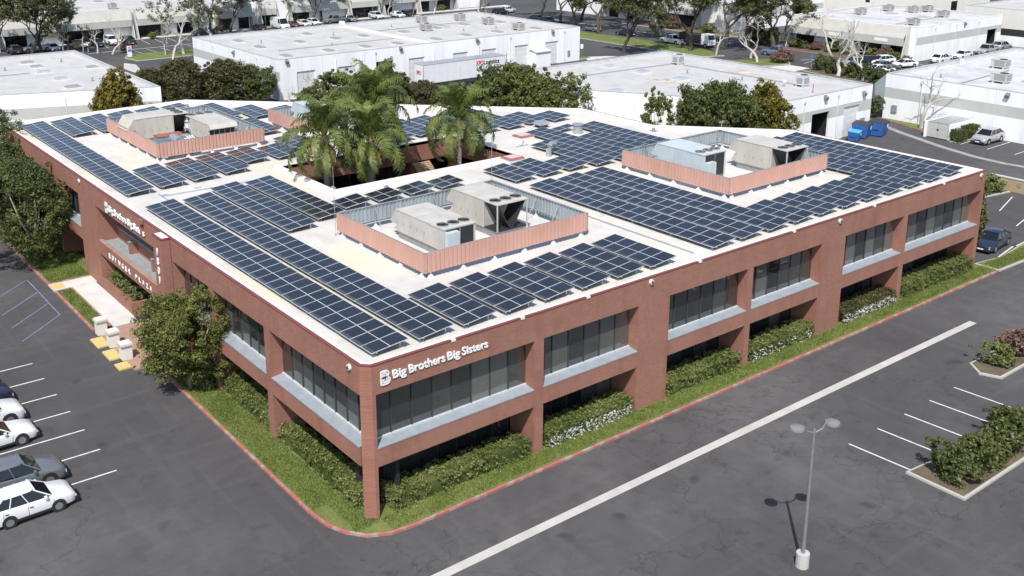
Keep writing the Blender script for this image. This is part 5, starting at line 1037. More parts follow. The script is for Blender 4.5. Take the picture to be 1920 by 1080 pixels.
# low planting
SH = 'low shrubs'
for k, (x, y, key, s, l) in enumerate([(43.5, 158.5, 'shrub_red', 1.1, 'reddish shrub bed at the far driveway corner'), (131.0, 73.6, 'shrub_red', 1.15, 'pink flowering bed in front of the blue-white pickup'), (128.4, 72.6, 'shrub_red', 1.5, 'pink flowering clump at the verge tip'), (145.2, 82.5, 'shrub', 1.5, 'green shrub at the left shopfront of the awning warehouse'), (145.4, 80.2, 'shrub', 1.2, 'second green shrub under the left awning'), (145.4, 77.5, 'shrub_red', 1.1, 'brown shrub under the left awning'), (145.2, 74.2, 'shrub', 1.5, 'bright shrub between the awnings'), (145.3, 71.0, 'shrub', 1.3, 'shrub below the buttress between the awnings'), (145.3, 66.2, 'shrub', 1.5, 'shrub under the right awning'), (145.3, 63.4, 'shrub_red', 1.4, 'brown shrub under the right awning'), (144.8, 61.0, 'shrub', 1.4, 'green shrub near the right buttress'), (145.0, 59.2, 'shrub', 1.0, 'clipped shrub at the warehouse corner'),
 (101.0, 38.2, 'shrub_dark', 1.2, 'round dark bush at the left corner of the right warehouse'), (127.0, 63.6, 'shrub_dark', 1.15, 'dark bush by the blue parking sign'), (126.0, 60.4, 'shrub_dark', 1.15, 'dark bush second along the car park hedge'), (125.4, 56.8, 'shrub_dark', 1.15, 'dark bush third along the car park hedge'), (124.6, 53.4, 'shrub_dark', 1.15, 'dark bush fourth along the car park hedge'), (123.4, 50.4, 'shrub_dark', 1.15, 'dark bush at the end of the car park hedge'), (78.8, 10.4, 'shrub', 1.5, 'clipped bright bush against the tan block wall'), (77.4, 10.6, 'shrub_dark', .8, 'dark bush beside the tan block wall'),
 (147.8, 116, 'shrub_red', 1.8, 'reddish bush in the far street bed, left'), (148.2, 106, 'shrub', 1.8, 'green bush in the far street bed, middle'), (151.6, 97, 'shrub_red', 1.8, 'reddish bush in the far street bed, right'), (144.5, 90.5, 'shrub_dark', 1.5, 'dark hedge bush left of the awning warehouse'), (144.6, 87.6, 'shrub_dark', 1.5, 'dark hedge bush beside the left buttress'),
 (54, 173.2, 'shrub', 1.1, 'square green bush at the far left shopfront'), (129.5, 176.6, 'shrub', 1.2, 'clipped green bush by the top centre shopfront'), (69.5, 174.8, 'shrub_red', 1.0, 'brown bush before the far left dark shopfront')]): T(key, x, y, l, s, name='shrub', cat='shrub', group=SH)
for k, (y, s) in enumerate(((37.9, .95), (36.4, 1.0), (34.9, .95), (33.5, .9))): T('shrub', .95, y, ORDW[k]+' green shrub from the far end of the entrance planter', s, z=.75, name='shrub', cat='shrub', group=SH)
for k, (x, y) in enumerate(((26.0, -15.0), (28.2, -15.2), (30.4, -15.2), (32.4, -14.8))): T('shrub_dark', x, y, ORDW[k]+' shrub from the left in the near car park bed', .9, name='shrub', cat='shrub', group=SH)
T('shrub', 41.0, -9.8, 'shrub at the tip of the right car park bed', 1.2, name='shrub', cat='shrub', group=SH); T('shrub_red', 43.2, -9.7, 'reddish shrub in the right car park bed', 1.1, name='shrub', cat='shrub', group=SH)
T('shrub', -2.2, 22.5, 'small yellow-green plant at the end of the entrance plaza', .8, name='shrub', cat='shrub', group=SH)
for k, (x, y) in enumerate(((16.0, 29.0), (18.0, 33.5), (22.5, 28.6), (25.0, 33.2), (28.5, 28.8))): T('shrub_dark', x, y, ORDW[k]+' courtyard shrub from the left beneath the palms', 1.0, name='shrub', cat='shrub', group=SH)
# clipped hedges along the facades
def hedge(x0, x1, y0, y1, h, label, flowers=0, leaf='leaf_hedge', group='clipped hedges along the brick walls'):
    t = thing('clipped_hedge', label, 'hedge', ((x0+x1)/2, (y0+y1)/2, .14), 0, group)
    n = int((x1-x0)*(y1-y0)*26+((x1-x0)+(y1-y0))*2*h*16); C = []
    for _ in range(n):
        u, v, z = random.random(), random.random(), random.random(); f = random.random(); wob = .10*math.sin(7*u*(x1-x0+y1-y0))*.6
        if f < .5: C.append((x0+(x1-x0)*u, y0+(y1-y0)*v, h-.08+wob))
        elif f < .75: C.append((x0+(x1-x0)*u, (y0 if v < .6 else y1)+.05*random.uniform(-1, 1), z*h))
        else: C.append(((x0 if v < .6 else x1)+.05*random.uniform(-1, 1), y0+(y1-y0)*u, z*h))
    C = np.array(C)-np.array([(x0+x1)/2, (y0+y1)/2, 0])
    inst('foliage', leaf_mesh('foliage', C, np.full(len(C), .17), 12, .062, leaf), t)
    mb = MB(); mb.box(-(x1-x0)/2+.15, (x1-x0)/2-.15, -(y1-y0)/2+.15, (y1-y0)/2-.15, 0, h-.18); o = bpy.data.objects.new('stems', mb.mesh('stems', ['leaf_dark'])); COL.objects.link(o); o.parent = t
    if flowers:
        F = np.array([((random.random()-.5)*(x1-x0), -(y1-y0)/2+random.uniform(-.12, .1), random.random()*h*.7) for _ in range(flowers)])
        inst('blossom', leaf_mesh('blossom', F, np.full(len(F), .06), 4, .045, 'flower_white'), t)
hedge(46.1, 55.8, -.15, 1.35, 1.15, 'clipped hedge under the rightmost front windows')
hedge(38.6, 44.9, -.1, 1.3, 1.0, 'white-flowering hedge in the bay beside the right wide brick pier', 420, 'leaf_bronze')
hedge(28.6, 35.1, -.1, 1.3, 1.0, 'clipped hedge in the front bay left of the right wide pier', 120)
hedge(21.0, 27.4, -.1, 1.3, 1.05, 'clipped hedge in the front bay right of the left wide pier')
hedge(11.4, 17.8, -.1, 1.3, 1.0, 'white-flowering hedge in the second front bay from the corner', 380)
hedge(1.6, 10.0, -.1, 1.3, 1.0, 'clipped hedge in the front bay nearest the corner')
hedge(.05, 1.4, 10.9, 17.0, 1.0, 'clipped hedge under the left side windows, far one'); hedge(.05, 1.4, 1.4, 9.6, 1.0, 'clipped hedge under the left side windows nearest the corner')
hedge(95.95, 97.7, 22.75, 24.05, 1.35, 'boxy clipped hedge in front of the white bin enclosure', 0, 'leaf_dark', 'boxy hedges by the bin enclosure'); hedge(98.3, 100.9, 23.0, 24.05, 1.5, 'boxy clipped hedge behind the silver SUV', 0, 'leaf_dark', 'boxy hedges by the bin enclosure')
# grass blades on the nearer lawns
def blades(polys, dens, h=.09):
    P = []
    for (x0, x1, y0, y1, z) in polys:
        n = int((x1-x0)*(y1-y0)*dens); P.append(np.column_stack([rng.uniform(x0, x1, n), rng.uniform(y0, y1, n), np.full(n, z)]))
    P = np.concatenate(P); N = len(P); a = rng.uniform(0, 6.28, N); wd = .02+.02*rng.random(N); hh = h*(.5+rng.random(N)); lx = rng.normal(0, .04, (N, 2))
    d = np.column_stack([np.cos(a), np.sin(a), np.zeros(N)])*wd[:, None]; tip = P+np.column_stack([lx, hh])
    V = np.stack([P-d, P+d, tip], 1).reshape(-1, 3); me = bpy.data.meshes.new('grass'); me.vertices.add(N*3); me.vertices.foreach_set('co', V.reshape(-1)); me.loops.add(N*3); me.loops.foreach_set('vertex_index', np.arange(N*3)); me.polygons.add(N)
    me.polygons.foreach_set('loop_start', np.arange(N)*3); me.polygons.foreach_set('loop_total', np.full(N, 3)); me.materials.append(MATS['grass_blade']); me.update(calc_edges=True)
    o = bpy.data.objects.new('grass', me); COL.objects.link(o); o['kind'] = 'stuff'; o['label'] = 'short green grass on the lawn strips beside the brick building'; o['category'] = 'grass'
blades([(-3.05, 0, 42.4, 66, .155), (-3.05, -2.1, 31.5, 40.2, .155), (-1.65, .05, 2.6, 23.0, .155), (-.9, .6, -.3, 2.6, .155), (.6, 57.4, -1.2, -.1, .155), (57.8, 66, -1.3, .0, .155)], 420)

# queen palms in the courtyard
def frond_mesh(seed, L=3.9, droop=1.0, mat='palm_leaf', n=26):
    rnd = random.Random(seed); mb = MB(); pts = []; p = Vector((0, 0, 0)); ang = R(62); N = 14
    for k in range(N+1):
        pts.append(p.copy()); ang -= R(11.4)*droop*(.35+1.15*k/N); p = p+Vector((math.cos(ang), 0, math.sin(ang)))*L/N
    mb.tube(pts, [.045*(1-.85*k/N) for k in range(N+1)], 5, 1)
    for k in range(n):
        f = .16+.84*k/n; i = min(int(f*N), N-1); q = pts[i].lerp(pts[i+1], f*N-i); t_ = (pts[i+1]-pts[i]).normalized()
        ll = (.40+.72*math.sin(math.pi*min(1, f*.95+.08)))*(.85+.3*rnd.random())
        for s in (-1, 1):
            side = (Vector((0, s, 0))+t_*.55+Vector((0, 0, rnd.uniform(-.15, .3)))).normalized(); m_ = q+side*ll*.5+Vector((0, 0, .02)); e = q+side*ll*.85+Vector((rnd.uniform(-.06, .06), 0, -ll*(.38+.25*rnd.random())))
            w_ = t_*.060; mb.quad(q-w_, q+w_, m_+w_*.9, m_-w_*.9); mb.add([m_-w_*.9, m_+w_*.9, e], [(0, 1, 2)])
    return mb.mesh('frond', [mat, 'palm_dry' if mat == 'palm_dry' else 'palm_leaf'])
FR = [frond_mesh(k, 4.1+.25*k, (.52, .95, 1.2)[k]) for k in range(3)]; FD = frond_mesh(9, 3.2, 1.5, 'palm_dry', 34)
def palm(x, y, h, label, sc=1.0, n=36, lean=(0, 0)):
    t = thing('palm_tree', label, 'palm tree', (x, y, .05), 0, 'palms growing out of the courtyard'); mb = MB(); pts = []; rr = []
    for k in range(13):
        f = k/12; pts.append((lean[0]*f*f, lean[1]*f*f, h*f)); rr.append((.24-.06*f)*(1.06 if k % 2 else 1.0))
    mb.tube(pts, rr, 12); o = bpy.data.objects.new('trunk', mb.mesh('trunk', ['palm_trunk'], smooth=True)); COL.objects.link(o); o.parent = t
    top = Vector((lean[0], lean[1], h)); mb = MB(); mb.tube([top-Vector((0, 0, .9)), top-Vector((0, 0, .3)), top+Vector((0, 0, .5))], [.22, .36, .10], 10)
    o = bpy.data.objects.new('crownshaft', mb.mesh('crownshaft', ['palm_boot'])); COL.objects.link(o); o.parent = t
    for k in range(n):
        f = k/n; a = k*2.399; tilt = R(-46)+R(108)*f+random.gauss(0, .10)     # rises when young, hangs when old
        me = FR[0] if f < .34 else FR[1+k % 2]; s = sc*(.85+.3*random.random())*(1.0 if f > .12 else .75)
        o = inst('frond', me, t, top+Vector((0, 0, .25-.55*f)), (0, 0, 0), (s, s*(1.0 if f < .5 else .7), s)); o.rotation_euler = (random.gauss(0, .15), tilt, a)
    for k in range(3):
        o = inst('frond', FD, t, top+Vector((0, 0, -.4)), (0, R(58)+random.gauss(0, .1), k*2.1+.5), (sc, sc*.4, sc)); o['label'] = 'dry yellow hanging frond'
palm(27.4, 29.8, 10.7, 'tall queen palm at the right end of the courtyard', .98, 36, (.2, .3)); palm(18.6, 29.5, 10.6, 'queen palm in the middle of the courtyard with pale ringed stem', .95, 36, (.1, .1))
palm(20.2, 32.4, 12.4, 'tall queen palm behind the middle one', 1.05, 38, (.4, .2)); palm(15.0, 30.0, 11.2, 'queen palm at the left end of the courtyard', .98, 36, (-.1, .1))

# ------------------------------------------------------------------ vehicles
def wheel_mesh(r):
    mb = MB(); mb.tube([(0, -.11, 0), (0, .11, 0)], r, 16); mb.tube([(0, -.116, 0), (0, .116, 0)], r*.62, 12, 1)
    for k in range(5):
        a = 6.28*k/5; mb.box(-.02, .02, -.12, .12, r*.2, r*.25, 0) if k == 0 else None
    return mb.mesh('wheel', ['tyre', 'rim'])
WH = {}
CARS = {
 # length, width, height, wheel radius, hood/belt/deck heights; stations are (x, top z, half width factor)
 'sedan': dict(L=4.7, W=1.82, r=.33, low=[(0, .52, .72), (.10, .66, .86), (.35, .75, .95), (.9, .83, 1), (1.5, .91, 1), (2.6, .95, 1), (3.7, .99, 1), (4.3, .99, .96), (4.6, .92, .88), (4.7, .74, .80)], gh=(1.3, 2.2, 3.3, 4.25), top=1.43, gw=(.91, .64)),
 'suv': dict(L=4.75, W=1.9, r=.37, low=[(0, .62, .74), (.10, .80, .86), (.35, .90, .95), (.9, .99, 1), (1.35, 1.06, 1), (2.6, 1.09, 1), (3.9, 1.16, 1), (4.45, 1.14, .97), (4.68, 1.02, .90), (4.75, .85, .82)], gh=(1.15, 2.05, 3.75, 4.58), top=1.66, gw=(.93, .68)),
 'jeep': dict(L=4.2, W=1.85, r=.42, low=[(0, .95, .85), (.1, 1.05, .88), (1.3, 1.12, .9), (1.45, 1.15, 1), (4.1, 1.15, 1), (4.2, 1.1, .98)], gh=(1.4, 1.6, 4.05, 4.15), top=1.85, gw=(.93, .85)),
 'hatch': dict(L=4.2, W=1.76, r=.31, low=[(0, .55, .74), (.10, .70, .87), (.35, .80, .95), (.9, .88, 1), (1.3, .95, 1), (2.6, .98, 1), (3.8, 1.02, 1), (4.08, .97, .93), (4.2, .78, .84)], gh=(1.05, 1.95, 3.4, 4.05), top=1.5, gw=(.91, .66)),
 'van': dict(L=5.9, W=2.0, r=.36, low=[(0, .9, .85), (.15, 1.1, .95), (.9, 1.25, 1), (1.2, 1.3, 1), (5.8, 1.35, 1), (5.9, 1.3, .98)], gh=(.95, 1.6, 5.75, 5.86), top=2.45, gw=(.96, .86)),
 'pickup': dict(L=5.6, W=1.95, r=.39, low=[(0, .8, .85), (.12, .98, .94), (1.0, 1.08, 1), (1.6, 1.14, 1), (3.5, 1.14, 1), (5.5, 1.12, 1), (5.6, 1.08, .97)], gh=(1.45, 2.1, 3.25, 3.55), top=1.8, gw=(.9, .74)),
}
CM = {}
def soft(me): me.set_sharp_from_angle(angle=R(48)); return me
def car_meshes(kind, col):
    if (kind, col) in CM: return CM[(kind, col)]
    c = CARS[kind]; W = c['W']/2; L = c['L']; g0 = .24; mb = MB(); rings = []
    st = []
    for (x, z, f) in c['low']: st.append((x, z, f))
    for (x, z, f) in st:
        w_ = W*f; e = .08 if 0 < x < L else .03
        rings.append([(x, -w_*.94, g0), (x, -w_, g0+.2), (x, -w_, z-.16), (x, -w_*.97, z-.05), (x, -w_*.86, z), (x, w_*.86, z), (x, w_*.97, z-.05), (x, w_, z-.16), (x, w_, g0+.2), (x, w_*.94, g0)])
    mb.loft(rings)
    a0, a1, b1, b0 = c['gh']; T_ = c['top']; wb, wt = W*c['gw'][0], W*c['gw'][1]
    belt = lambda x: np.interp(x, [s[0] for s in st], [s[1] for s in st])
    za, zb = belt(a0)-.03, belt(b0)-.03
    gl = MB(); gl.hexa([(a0, -wb, za), (b0, -wb, zb), (b0, wb, zb), (a0, wb, za)], [(a1, -wt, T_-.05), (b1, -wt, T_-.05), (b1, wt, T_-.05), (a1, wt, T_-.05)])
    roof_ = MB(); mx = (a1+b1)/2
    roof_.loft([[(x, -wt*k, T_-.06), (x, -wt*k*.7, T_+h_), (x, wt*k*.7, T_+h_), (x, wt*k, T_-.06)] for x, k, h_ in ((a1-.10, .98, -.05), (a1+.12, 1.03, .0), (mx, 1.05, .04), (b1-.12, 1.03, .01), (b1+.12, .98, -.05))])
    e = .022
    for s in (-1, 1):
        for (xb, xt) in ((a0, a1), (b0, b1)): roof_.tube([(xb, s*wb, belt(xb)-.04), (xt, s*wt, T_-.04)], e*(1.5 if xb == a0 else 3.2), 5)
        for f in ((.40, .70) if kind not in ('van', 'pickup') else (.25,) if kind == 'van' else (.52,)):
            xb, xt = a0+(b0-a0)*f, a1+(b1-a1)*f; roof_.tube([(xb, s*(wb+.004), belt(xb)-.04), (xt, s*(wt+.004), T_-.04)], e, 5)
    if kind == 'van':
        for s in (-1, 1): roof_.hexa([(2.2, s*wb, belt(2.2)-.05), (b0, s*wb, zb), (b0, s*(wb+.02), zb), (2.2, s*(wb+.02), belt(2.2)-.05)], [(2.2, s*wt, T_-.05), (b1, s*wt, T_-.05), (b1, s*(wt+.02), T_-.05), (2.2, s*(wt+.02), T_-.05)])
    lt = MB(); lt.box(-.02, .10, -.20, .20, -.08, .07)
    bp = MB(); bp.box(-.05, .12, -W*.86, W*.86, .28, .46); bp.box(L-.10, L+.05, -W*.88, W*.88, .30, .52); bp.box(-.03, .03, -W*.42, W*.42, .5, .5+.14)
    bed = None
    if kind == 'pickup': bed = MB(); bed.box(3.7, 5.48, -W*.82, W*.82, 1.06, 1.145)
    sk = MB(); sk.tube([(0, -.073, .02), (0, .073, .02)], c['r']*1.16, 16)
    mirs = []
    for s in (-1, 1): mir = MB(); mirs.append(mir); mir.hexa([(a0+.35, s*wb, belt(a0)+.02), (a0+.5, s*wb, belt(a0)+.02), (a0+.5, s*(wb+.2), belt(a0)+.06), (a0+.38, s*(wb+.2), belt(a0)+.06)], [(a0+.35, s*wb, belt(a0)+.16), (a0+.5, s*wb, belt(a0)+.16), (a0+.5, s*(wb+.2), belt(a0)+.18), (a0+.38, s*(wb+.2), belt(a0)+.18)])
    sm = MB()
    xs = [a0+.05, a0+(b0-a0)*.42, a0+(b0-a0)*.80] if kind not in ('van',) else [1.0, 2.1, 3.4]
    for s in (-1, 1):
        for x_ in xs: sm.hexa([(x_, s*(W+.001), g0+.14), (x_+.02, s*(W+.001), g0+.14), (x_+.02, s*(W+.004), g0+.14), (x_, s*(W+.004), g0+.14)], [(x_, s*(W+.001), belt(x_)-.16), (x_+.02, s*(W+.001), belt(x_)-.16), (x_+.02, s*(W+.004), belt(x_)-.16), (x_, s*(W+.004), belt(x_)-.16)])
        sm.box(.9, L-.9, s*(W+.001)-.004, s*(W+.001)+.004, g0, g0+.13)
        for x_ in xs[1:]: sm.box(x_-.22, x_-.06, s*(W+.01)-.015, s*(W+.01)+.015, belt(x_)-.24, belt(x_)-.20)
    pl_ = MB(); pl_.box(-.055, -.045, -.25, .25, .36, .47); pl_.box(L+.045, L+.055, -.25, .25, .42, .53)
    CM[(kind, col)] = dict(seam=sm.mesh('body_trim', ['trim_black']), plate=pl_.mesh('number_plate', ['sign_white']),body=soft(mb.mesh('body', [col], smooth=True)), window=gl.mesh('window', ['car_glass']), roof=soft(roof_.mesh('roof', [col], smooth=True)), bumper=bp.mesh('bumper', ['trim_black']), wheel_arch=sk.mesh('wheel_arch', ['trim_black']), mirror=[q.mesh('mirror', [col]) for q in mirs], bed=bed.mesh('cargo_bed', ['trim_black']) if bed else None, lamp=lt.mesh('headlight', ['lamp_clear']), tail=lt.mesh('taillight', ['lamp_red']))
    return CM[(kind, col)]
def car(kind, col, x, y, rz, label, group=None, cat='car', sc=1.0):
    """nose at local x = 0; (x, y) is the middle of the car, rz the direction the nose points"""
    c = CARS[kind]; L, W = c['L'], c['W']/2; a = rz+math.pi
    t = thing('parked_'+('car' if kind in ('sedan', 'suv', 'hatch', 'jeep') else kind+('_truck' if kind == 'pickup' else '')), label, cat, (x-math.cos(a)*L/2, y-math.sin(a)*L/2, 0.004), a, group); m = car_meshes(kind, 'paint_'+col)
    for nm in ('body', 'window', 'roof', 'bumper'): inst(nm, m[nm], t)
    inst('body_trim', m['seam'], t); inst('number_plate', m['plate'], t)
    if m['bed']: inst('cargo_bed', m['bed'], t)
    if c['r'] not in WH: WH[c['r']] = wheel_mesh(c['r'])
    xr = L-.98 if kind != 'pickup' else L-1.15
    for xw in (.92, xr):
        for s in (-1, 1): inst('wheel', WH[c['r']], t, (xw, s*(W-.10), c['r'])); inst('wheel_arch', m['wheel_arch'], t, (xw, s*(W-.067), c['r']))
    for q in m['mirror']: inst('mirror', q, t)
    zf = c['low'][0][1]; zr = c['low'][-1][1]
    for s in (-1, 1):
        inst('headlight', m['lamp'], t, (.03, s*W*.60, zf-.08)); inst('taillight', m['tail'], t, (L-.07, s*W*.66, zr-.12))
    return t
PI = math.pi; CG = 'cars parked around the warehouses'
car('suv', 'car_silver', 99.4, 21.2, PI, 'silver SUV parked nose out by the bin enclosure wall', CG)
car('sedan', 'car_navy', 62.9, 2.0, PI+.12, 'dark navy sedan in the shade at the right corner of the brick building', CG)
for k, (y, cl, kd) in enumerate(((26.9, 'car_grey', 'hatch'), (24.4, 'car_navy', 'suv'), (21.7, 'car_white', 'suv'), (19.0, 'car_white', 'sedan'), (13.8, 'car_grey', 'suv'), (11.2, 'car_white', 'hatch'))): car(kd, cl, -12.7, y, 0.02, ['grey hatchback farthest up the left car park row', 'dark SUV second in the left car park row', 'white SUV third in the left car park row', 'white sedan fourth in the left car park row', 'grey SUV fifth in the left car park row', 'white hatchback nearest in the left car park row'][k], CG)
N_ = PI/2
for kd, cl, x, y, r, l in [('jeep', 'car_white', 44.6, 170.6, -N_, 'white boxy off-roader with spare wheel, upper left'), ('suv', 'car_black', 47.6, 169.4, -N_, 'black SUV right of the white off-roader'), ('hatch', 'car_navy', 41.6, 170.2, -N_, 'dark blue hatchback left of the white off-roader'), ('sedan', 'car_white', 38.7, 171.2, -N_, 'white sedan behind the pollard trees, upper left'), ('sedan', 'car_white', 33.0, 169.6, -N_, 'white car beside the tan bin, upper left'), ('pickup', 'car_silver', 30.2, 170.2, PI, 'silver pickup between the upper left tree stems'), ('suv', 'car_brown', 26.3, 171, N_, 'dark brown car at the far upper left'), ('suv', 'car_black', 64.2, 171.4, PI, 'black SUV in front of the far buttress wall'), ('sedan', 'car_black', 77.2, 172.0, N_, 'black car left of the white van'),
 ('sedan', 'car_brown', 85.3, 172.2, N_, 'dark brown hatchback right of the white van'), ('sedan', 'car_white', 88.3, 172.0, -N_, 'white saloon in the top left row'), ('hatch', 'car_white', 91.0, 172.4, -N_, 'white car half behind the spreading tree'), ('pickup', 'car_green', 96.8, 172.8, PI, 'grey-green pickup at top centre left'), ('sedan', 'car_silver', 101.0, 173.2, -N_, 'silver car right of the grey-green pickup'), ('suv', 'car_white', 108.4, 173.4, -N_, 'white SUV under the bushy tree, top centre'), ('sedan', 'car_white', 113.8, 172.4, -N_, 'white saloon by the bare tree, top centre'), ('hatch', 'car_black', 116.6, 172.4, -N_, 'black hatchback beside the white saloon, top centre'),
 ('suv', 'car_black', 136.0, 160.8, .2, 'black SUV beyond the back corner of the long warehouse'), ('suv', 'car_white', 139.6, 162.5, .2, 'white SUV behind the black one, top centre'), ('sedan', 'car_navy', 134.5, 146.0, N_, 'dark blue car under the trees past the long warehouse, left'), ('suv', 'car_navy', 132.8, 140.5, N_, 'navy SUV under the trees past the long warehouse'), ('sedan', 'car_black', 131.0, 134.5, N_, 'black car with shiny bonnet past the long warehouse'), ('sedan', 'car_grey', 132.2, 124.5, N_, 'grey car left of the brown-stemmed tree'), ('sedan', 'car_navy', 132.9, 115.0, N_, 'dark blue car in the tree shade by the verge'),
 ('pickup', 'car_blue', 134.8, 78.4, N_*1.12, 'blue-white pickup beside the pink flower bed'), ('suv', 'car_white', 140.4, 61.0, PI-.4, 'white hatchback facing the awning warehouse'), ('sedan', 'car_white', 140.8, 57.0, PI-.4, 'white car rightmost in the front car park row'), ('sedan', 'car_silver', 136.2, 63.6, PI-.4, 'silver car left end of the middle car park row'), ('suv', 'car_black', 138.0, 62.4, PI-.4, 'black SUV behind the middle row silver car'), ('sedan', 'car_black', 129.2, 54.2, -.4, 'black sedan nearest the car park hedge'), ('sedan', 'car_white', 133.0, 56.4, -.4, 'white car behind the black sedan by the hedge'), ('suv', 'car_silver', 129.6, 58.2, -.4, 'silver car between hedge and bare trees'), ('hatch', 'car_grey', 136.6, 57.9, -.4, 'grey car between two white ones'),
 ('suv', 'car_white', 150.2, 55.6, 0, 'white SUV along the striped side wall of the awning warehouse'), ('sedan', 'car_white', 157.6, 55.9, PI, 'white saloon along the striped side wall of the awning warehouse'), ('suv', 'car_silver', 173.0, 56.6, 0, 'pale silver SUV at the far end of the striped side wall'), ('suv', 'car_grey', 178, 52.5, 0, 'grey car at the right end beyond the striped warehouse')]: car(kd, cl, x, y, r, l, CG)
car('pickup', 'car_silver', 166.2, 55.8, PI, 'silver pickup along the striped side wall', CG, 'pickup'); car('van', 'car_white', 82.0, 171.0, -N_, 'white delivery van in the top left parking row', CG, 'van'); car('van', 'car_white', 22.8, 182.5, -.3, 'large white van at the upper left edge', CG, 'van', 1.0)
car('pickup', 'car_white', 131.6, 100.8, N_, 'white service pickup with roof rack under the verge trees', CG, 'pickup')
# black stake-bed truck with white cab
t = thing('stake_truck', 'black stake-bed truck with white cab parked under the verge trees', 'truck', (132.6, 95, 0)); x, y = 132.6, 95.0
mb = MB(); mb.box(x-1.05, x+1.05, y-1.2, y+4.2, .75, .95); mb.build('bed', 'trim_black', t)
for s in (-1, 1):
    for k in range(5): mb = MB(); mb.box(x+s*1.03-.03, x+s*1.03+.03, y-1.2, y+4.2, 1.0+k*.3, 1.18+k*.3); mb.build('stake_board', 'trim_black', t)
mb = MB(); mb.box(x-1.0, x+1.0, y+4.15, y+4.2, 1.0, 2.5); mb.build('tailgate', 'trim_black', t)
mb = MB(); mb.loft([[(x-1.0*k, yy, .6), (x-1.0*k, yy, zt), (x+1.0*k, yy, zt), (x+1.0*k, yy, .6)] for yy, zt, k in ((y-3.3, 1.3, .92), (y-3.2, 1.6, .98), (y-2.8, 2.55, .95), (y-1.35, 2.65, .98), (y-1.3, 2.6, .96))]); mb.build('cab', 'paint_car_white', t)
mb = MB(); mb.hexa([(x-.85, y-3.26, 1.65), (x+.85, y-3.26, 1.65), (x+.85, y-3.2, 1.65), (x-.85, y-3.2, 1.65)], [(x-.8, y-2.9, 2.45), (x+.8, y-2.9, 2.45), (x+.8, y-2.84, 2.45), (x-.8, y-2.84, 2.45)]); mb.build('windscreen', 'car_glass', t)
if .45 not in WH: WH[.45] = wheel_mesh(.45)
for yy in (-2.4, 2.6):
    for s in (-.9, .9): inst('wheel', WH[.45], t, (s, yy, .45), (0, 0, PI/2))
# semi-trailer
t = thing('semi_trailer', 'long white semi-trailer with red and black lettering behind the palms', 'trailer', (72.6, 91.1, 0)); X0, X1, Y0, Y1 = 64.8, 80.6, 89.9, 92.45
mb = MB(); mb.box(X0, X1, Y0, Y1, 1.15, 4.05); mb.build('box_body', 'paint_car_white', t)
mb = MB()
for a, b, c_, d_ in ((X0-.03, X1+.03, Y0-.03, Y0+.06), (X0-.03, X1+.03, Y1-.06, Y1+.03), (X0-.03, X0+.06, Y0+.06, Y1-.06), (X1-.06, X1+.03, Y0+.06, Y1-.06)): mb.box(a, b, c_, d_, 4.0, 4.10)
mb.box(X0-.03, X0+.05, Y0-.03, Y0+.10, 1.1, 4.0); mb.box(X0-.03, X0+.05, Y1-.10, Y1+.03, 1.1, 4.0); mb.box(X1-.05, X1+.03, Y0-.03, Y0+.08, 1.1, 4.0); mb.build('rail', 'coping_dark', t)
mb = MB(); mb.box(X0+.06, X1-.06, Y0+.06, Y1-.06, 4.05, 4.075); mb.build('roof_sheet', 'galvanised', t)
mb = MB(); mb.box(X0, X1, Y0+.02, Y1-.02, .95, 1.148); mb.box(X0-.05, X0+.05, Y0+.2, Y1-.2, .5, .62); mb.build('chassis', 'trim_black', t)
for k in range(1, 12): mb = MB(); mb.box(X0+k*1.3, X0+k*1.3+.03, Y0-.012, Y0, 1.2, 3.98); mb.build('panel_rib', 'white_wall', t)
if .5 not in WH: WH[.5] = wheel_mesh(.5)
for dx in (-6.4, -5.1):
    for s in (-1.0, 1.0): inst('wheel', WH[.5], t, (dx, s, .5))
mb = MB(); mb.box(76.6, 76.8, Y0+.3, Y0+.5, 0, 1.0); mb.box(76.6, 76.8, Y1-.5, Y1-.3, 0, 1.0); mb.build('landing_leg', 'trim_black', t)
fit_text('XPO', t, (74.7, Y0-.02, 2.95), (1, 0, 0), (0, 0, 1), 1.45, .72, 'sign_red', .02, .02); fit_text('Logistics', t, (76.25, Y0-.02, 2.78), (1, 0, 0), (0, 0, 1), 3.1, .9, 'sign_black', .02, .02)
fit_text('XPO', t, (X0-.04, 91.75, 2.5), (0, -1, 0), (0, 0, 1), 1.15, .6, 'sign_red', .02, .02)
# tractor in front of the trailer
t = thing('truck_tractor', 'white truck tractor coupled to the semi-trailer, mostly behind the bushes', 'truck', (82.8, 91.2, 0))
mb = MB(); mb.loft([[(xx, 91.2-1.15*k, .7), (xx, 91.2-1.15*k, zt), (xx, 91.2+1.15*k, zt), (xx, 91.2+1.15*k, .7)] for xx, zt, k in ((81.3, 3.3, .95), (81.5, 3.5, 1), (83.2, 3.3, 1), (83.7, 2.1, .95), (85.3, 1.8, .85), (85.5, 1.5, .8))]); mb.build('cab', 'paint_car_white', t)
mb = MB(); mb.tube([(81.2, 90.3, 3.0), (81.2, 90.3, 4.2)], .09, 8); mb.build('exhaust', 'galvanised', t)
mb = MB(); mb.hexa([(83.26, 90.2, 2.3), (83.74, 90.2, 2.2), (83.74, 92.2, 2.2), (83.26, 92.2, 2.3)], [(83.22, 90.25, 3.1), (83.3, 90.25, 3.1), (83.3, 92.15, 3.1), (83.22, 92.15, 3.1)]); mb.build('windscreen', 'car_glass', t)
for dx in (-1.6, 1.8):
    for s in (-.95, .95): inst('wheel', WH[.5], t, (dx, s, .5))
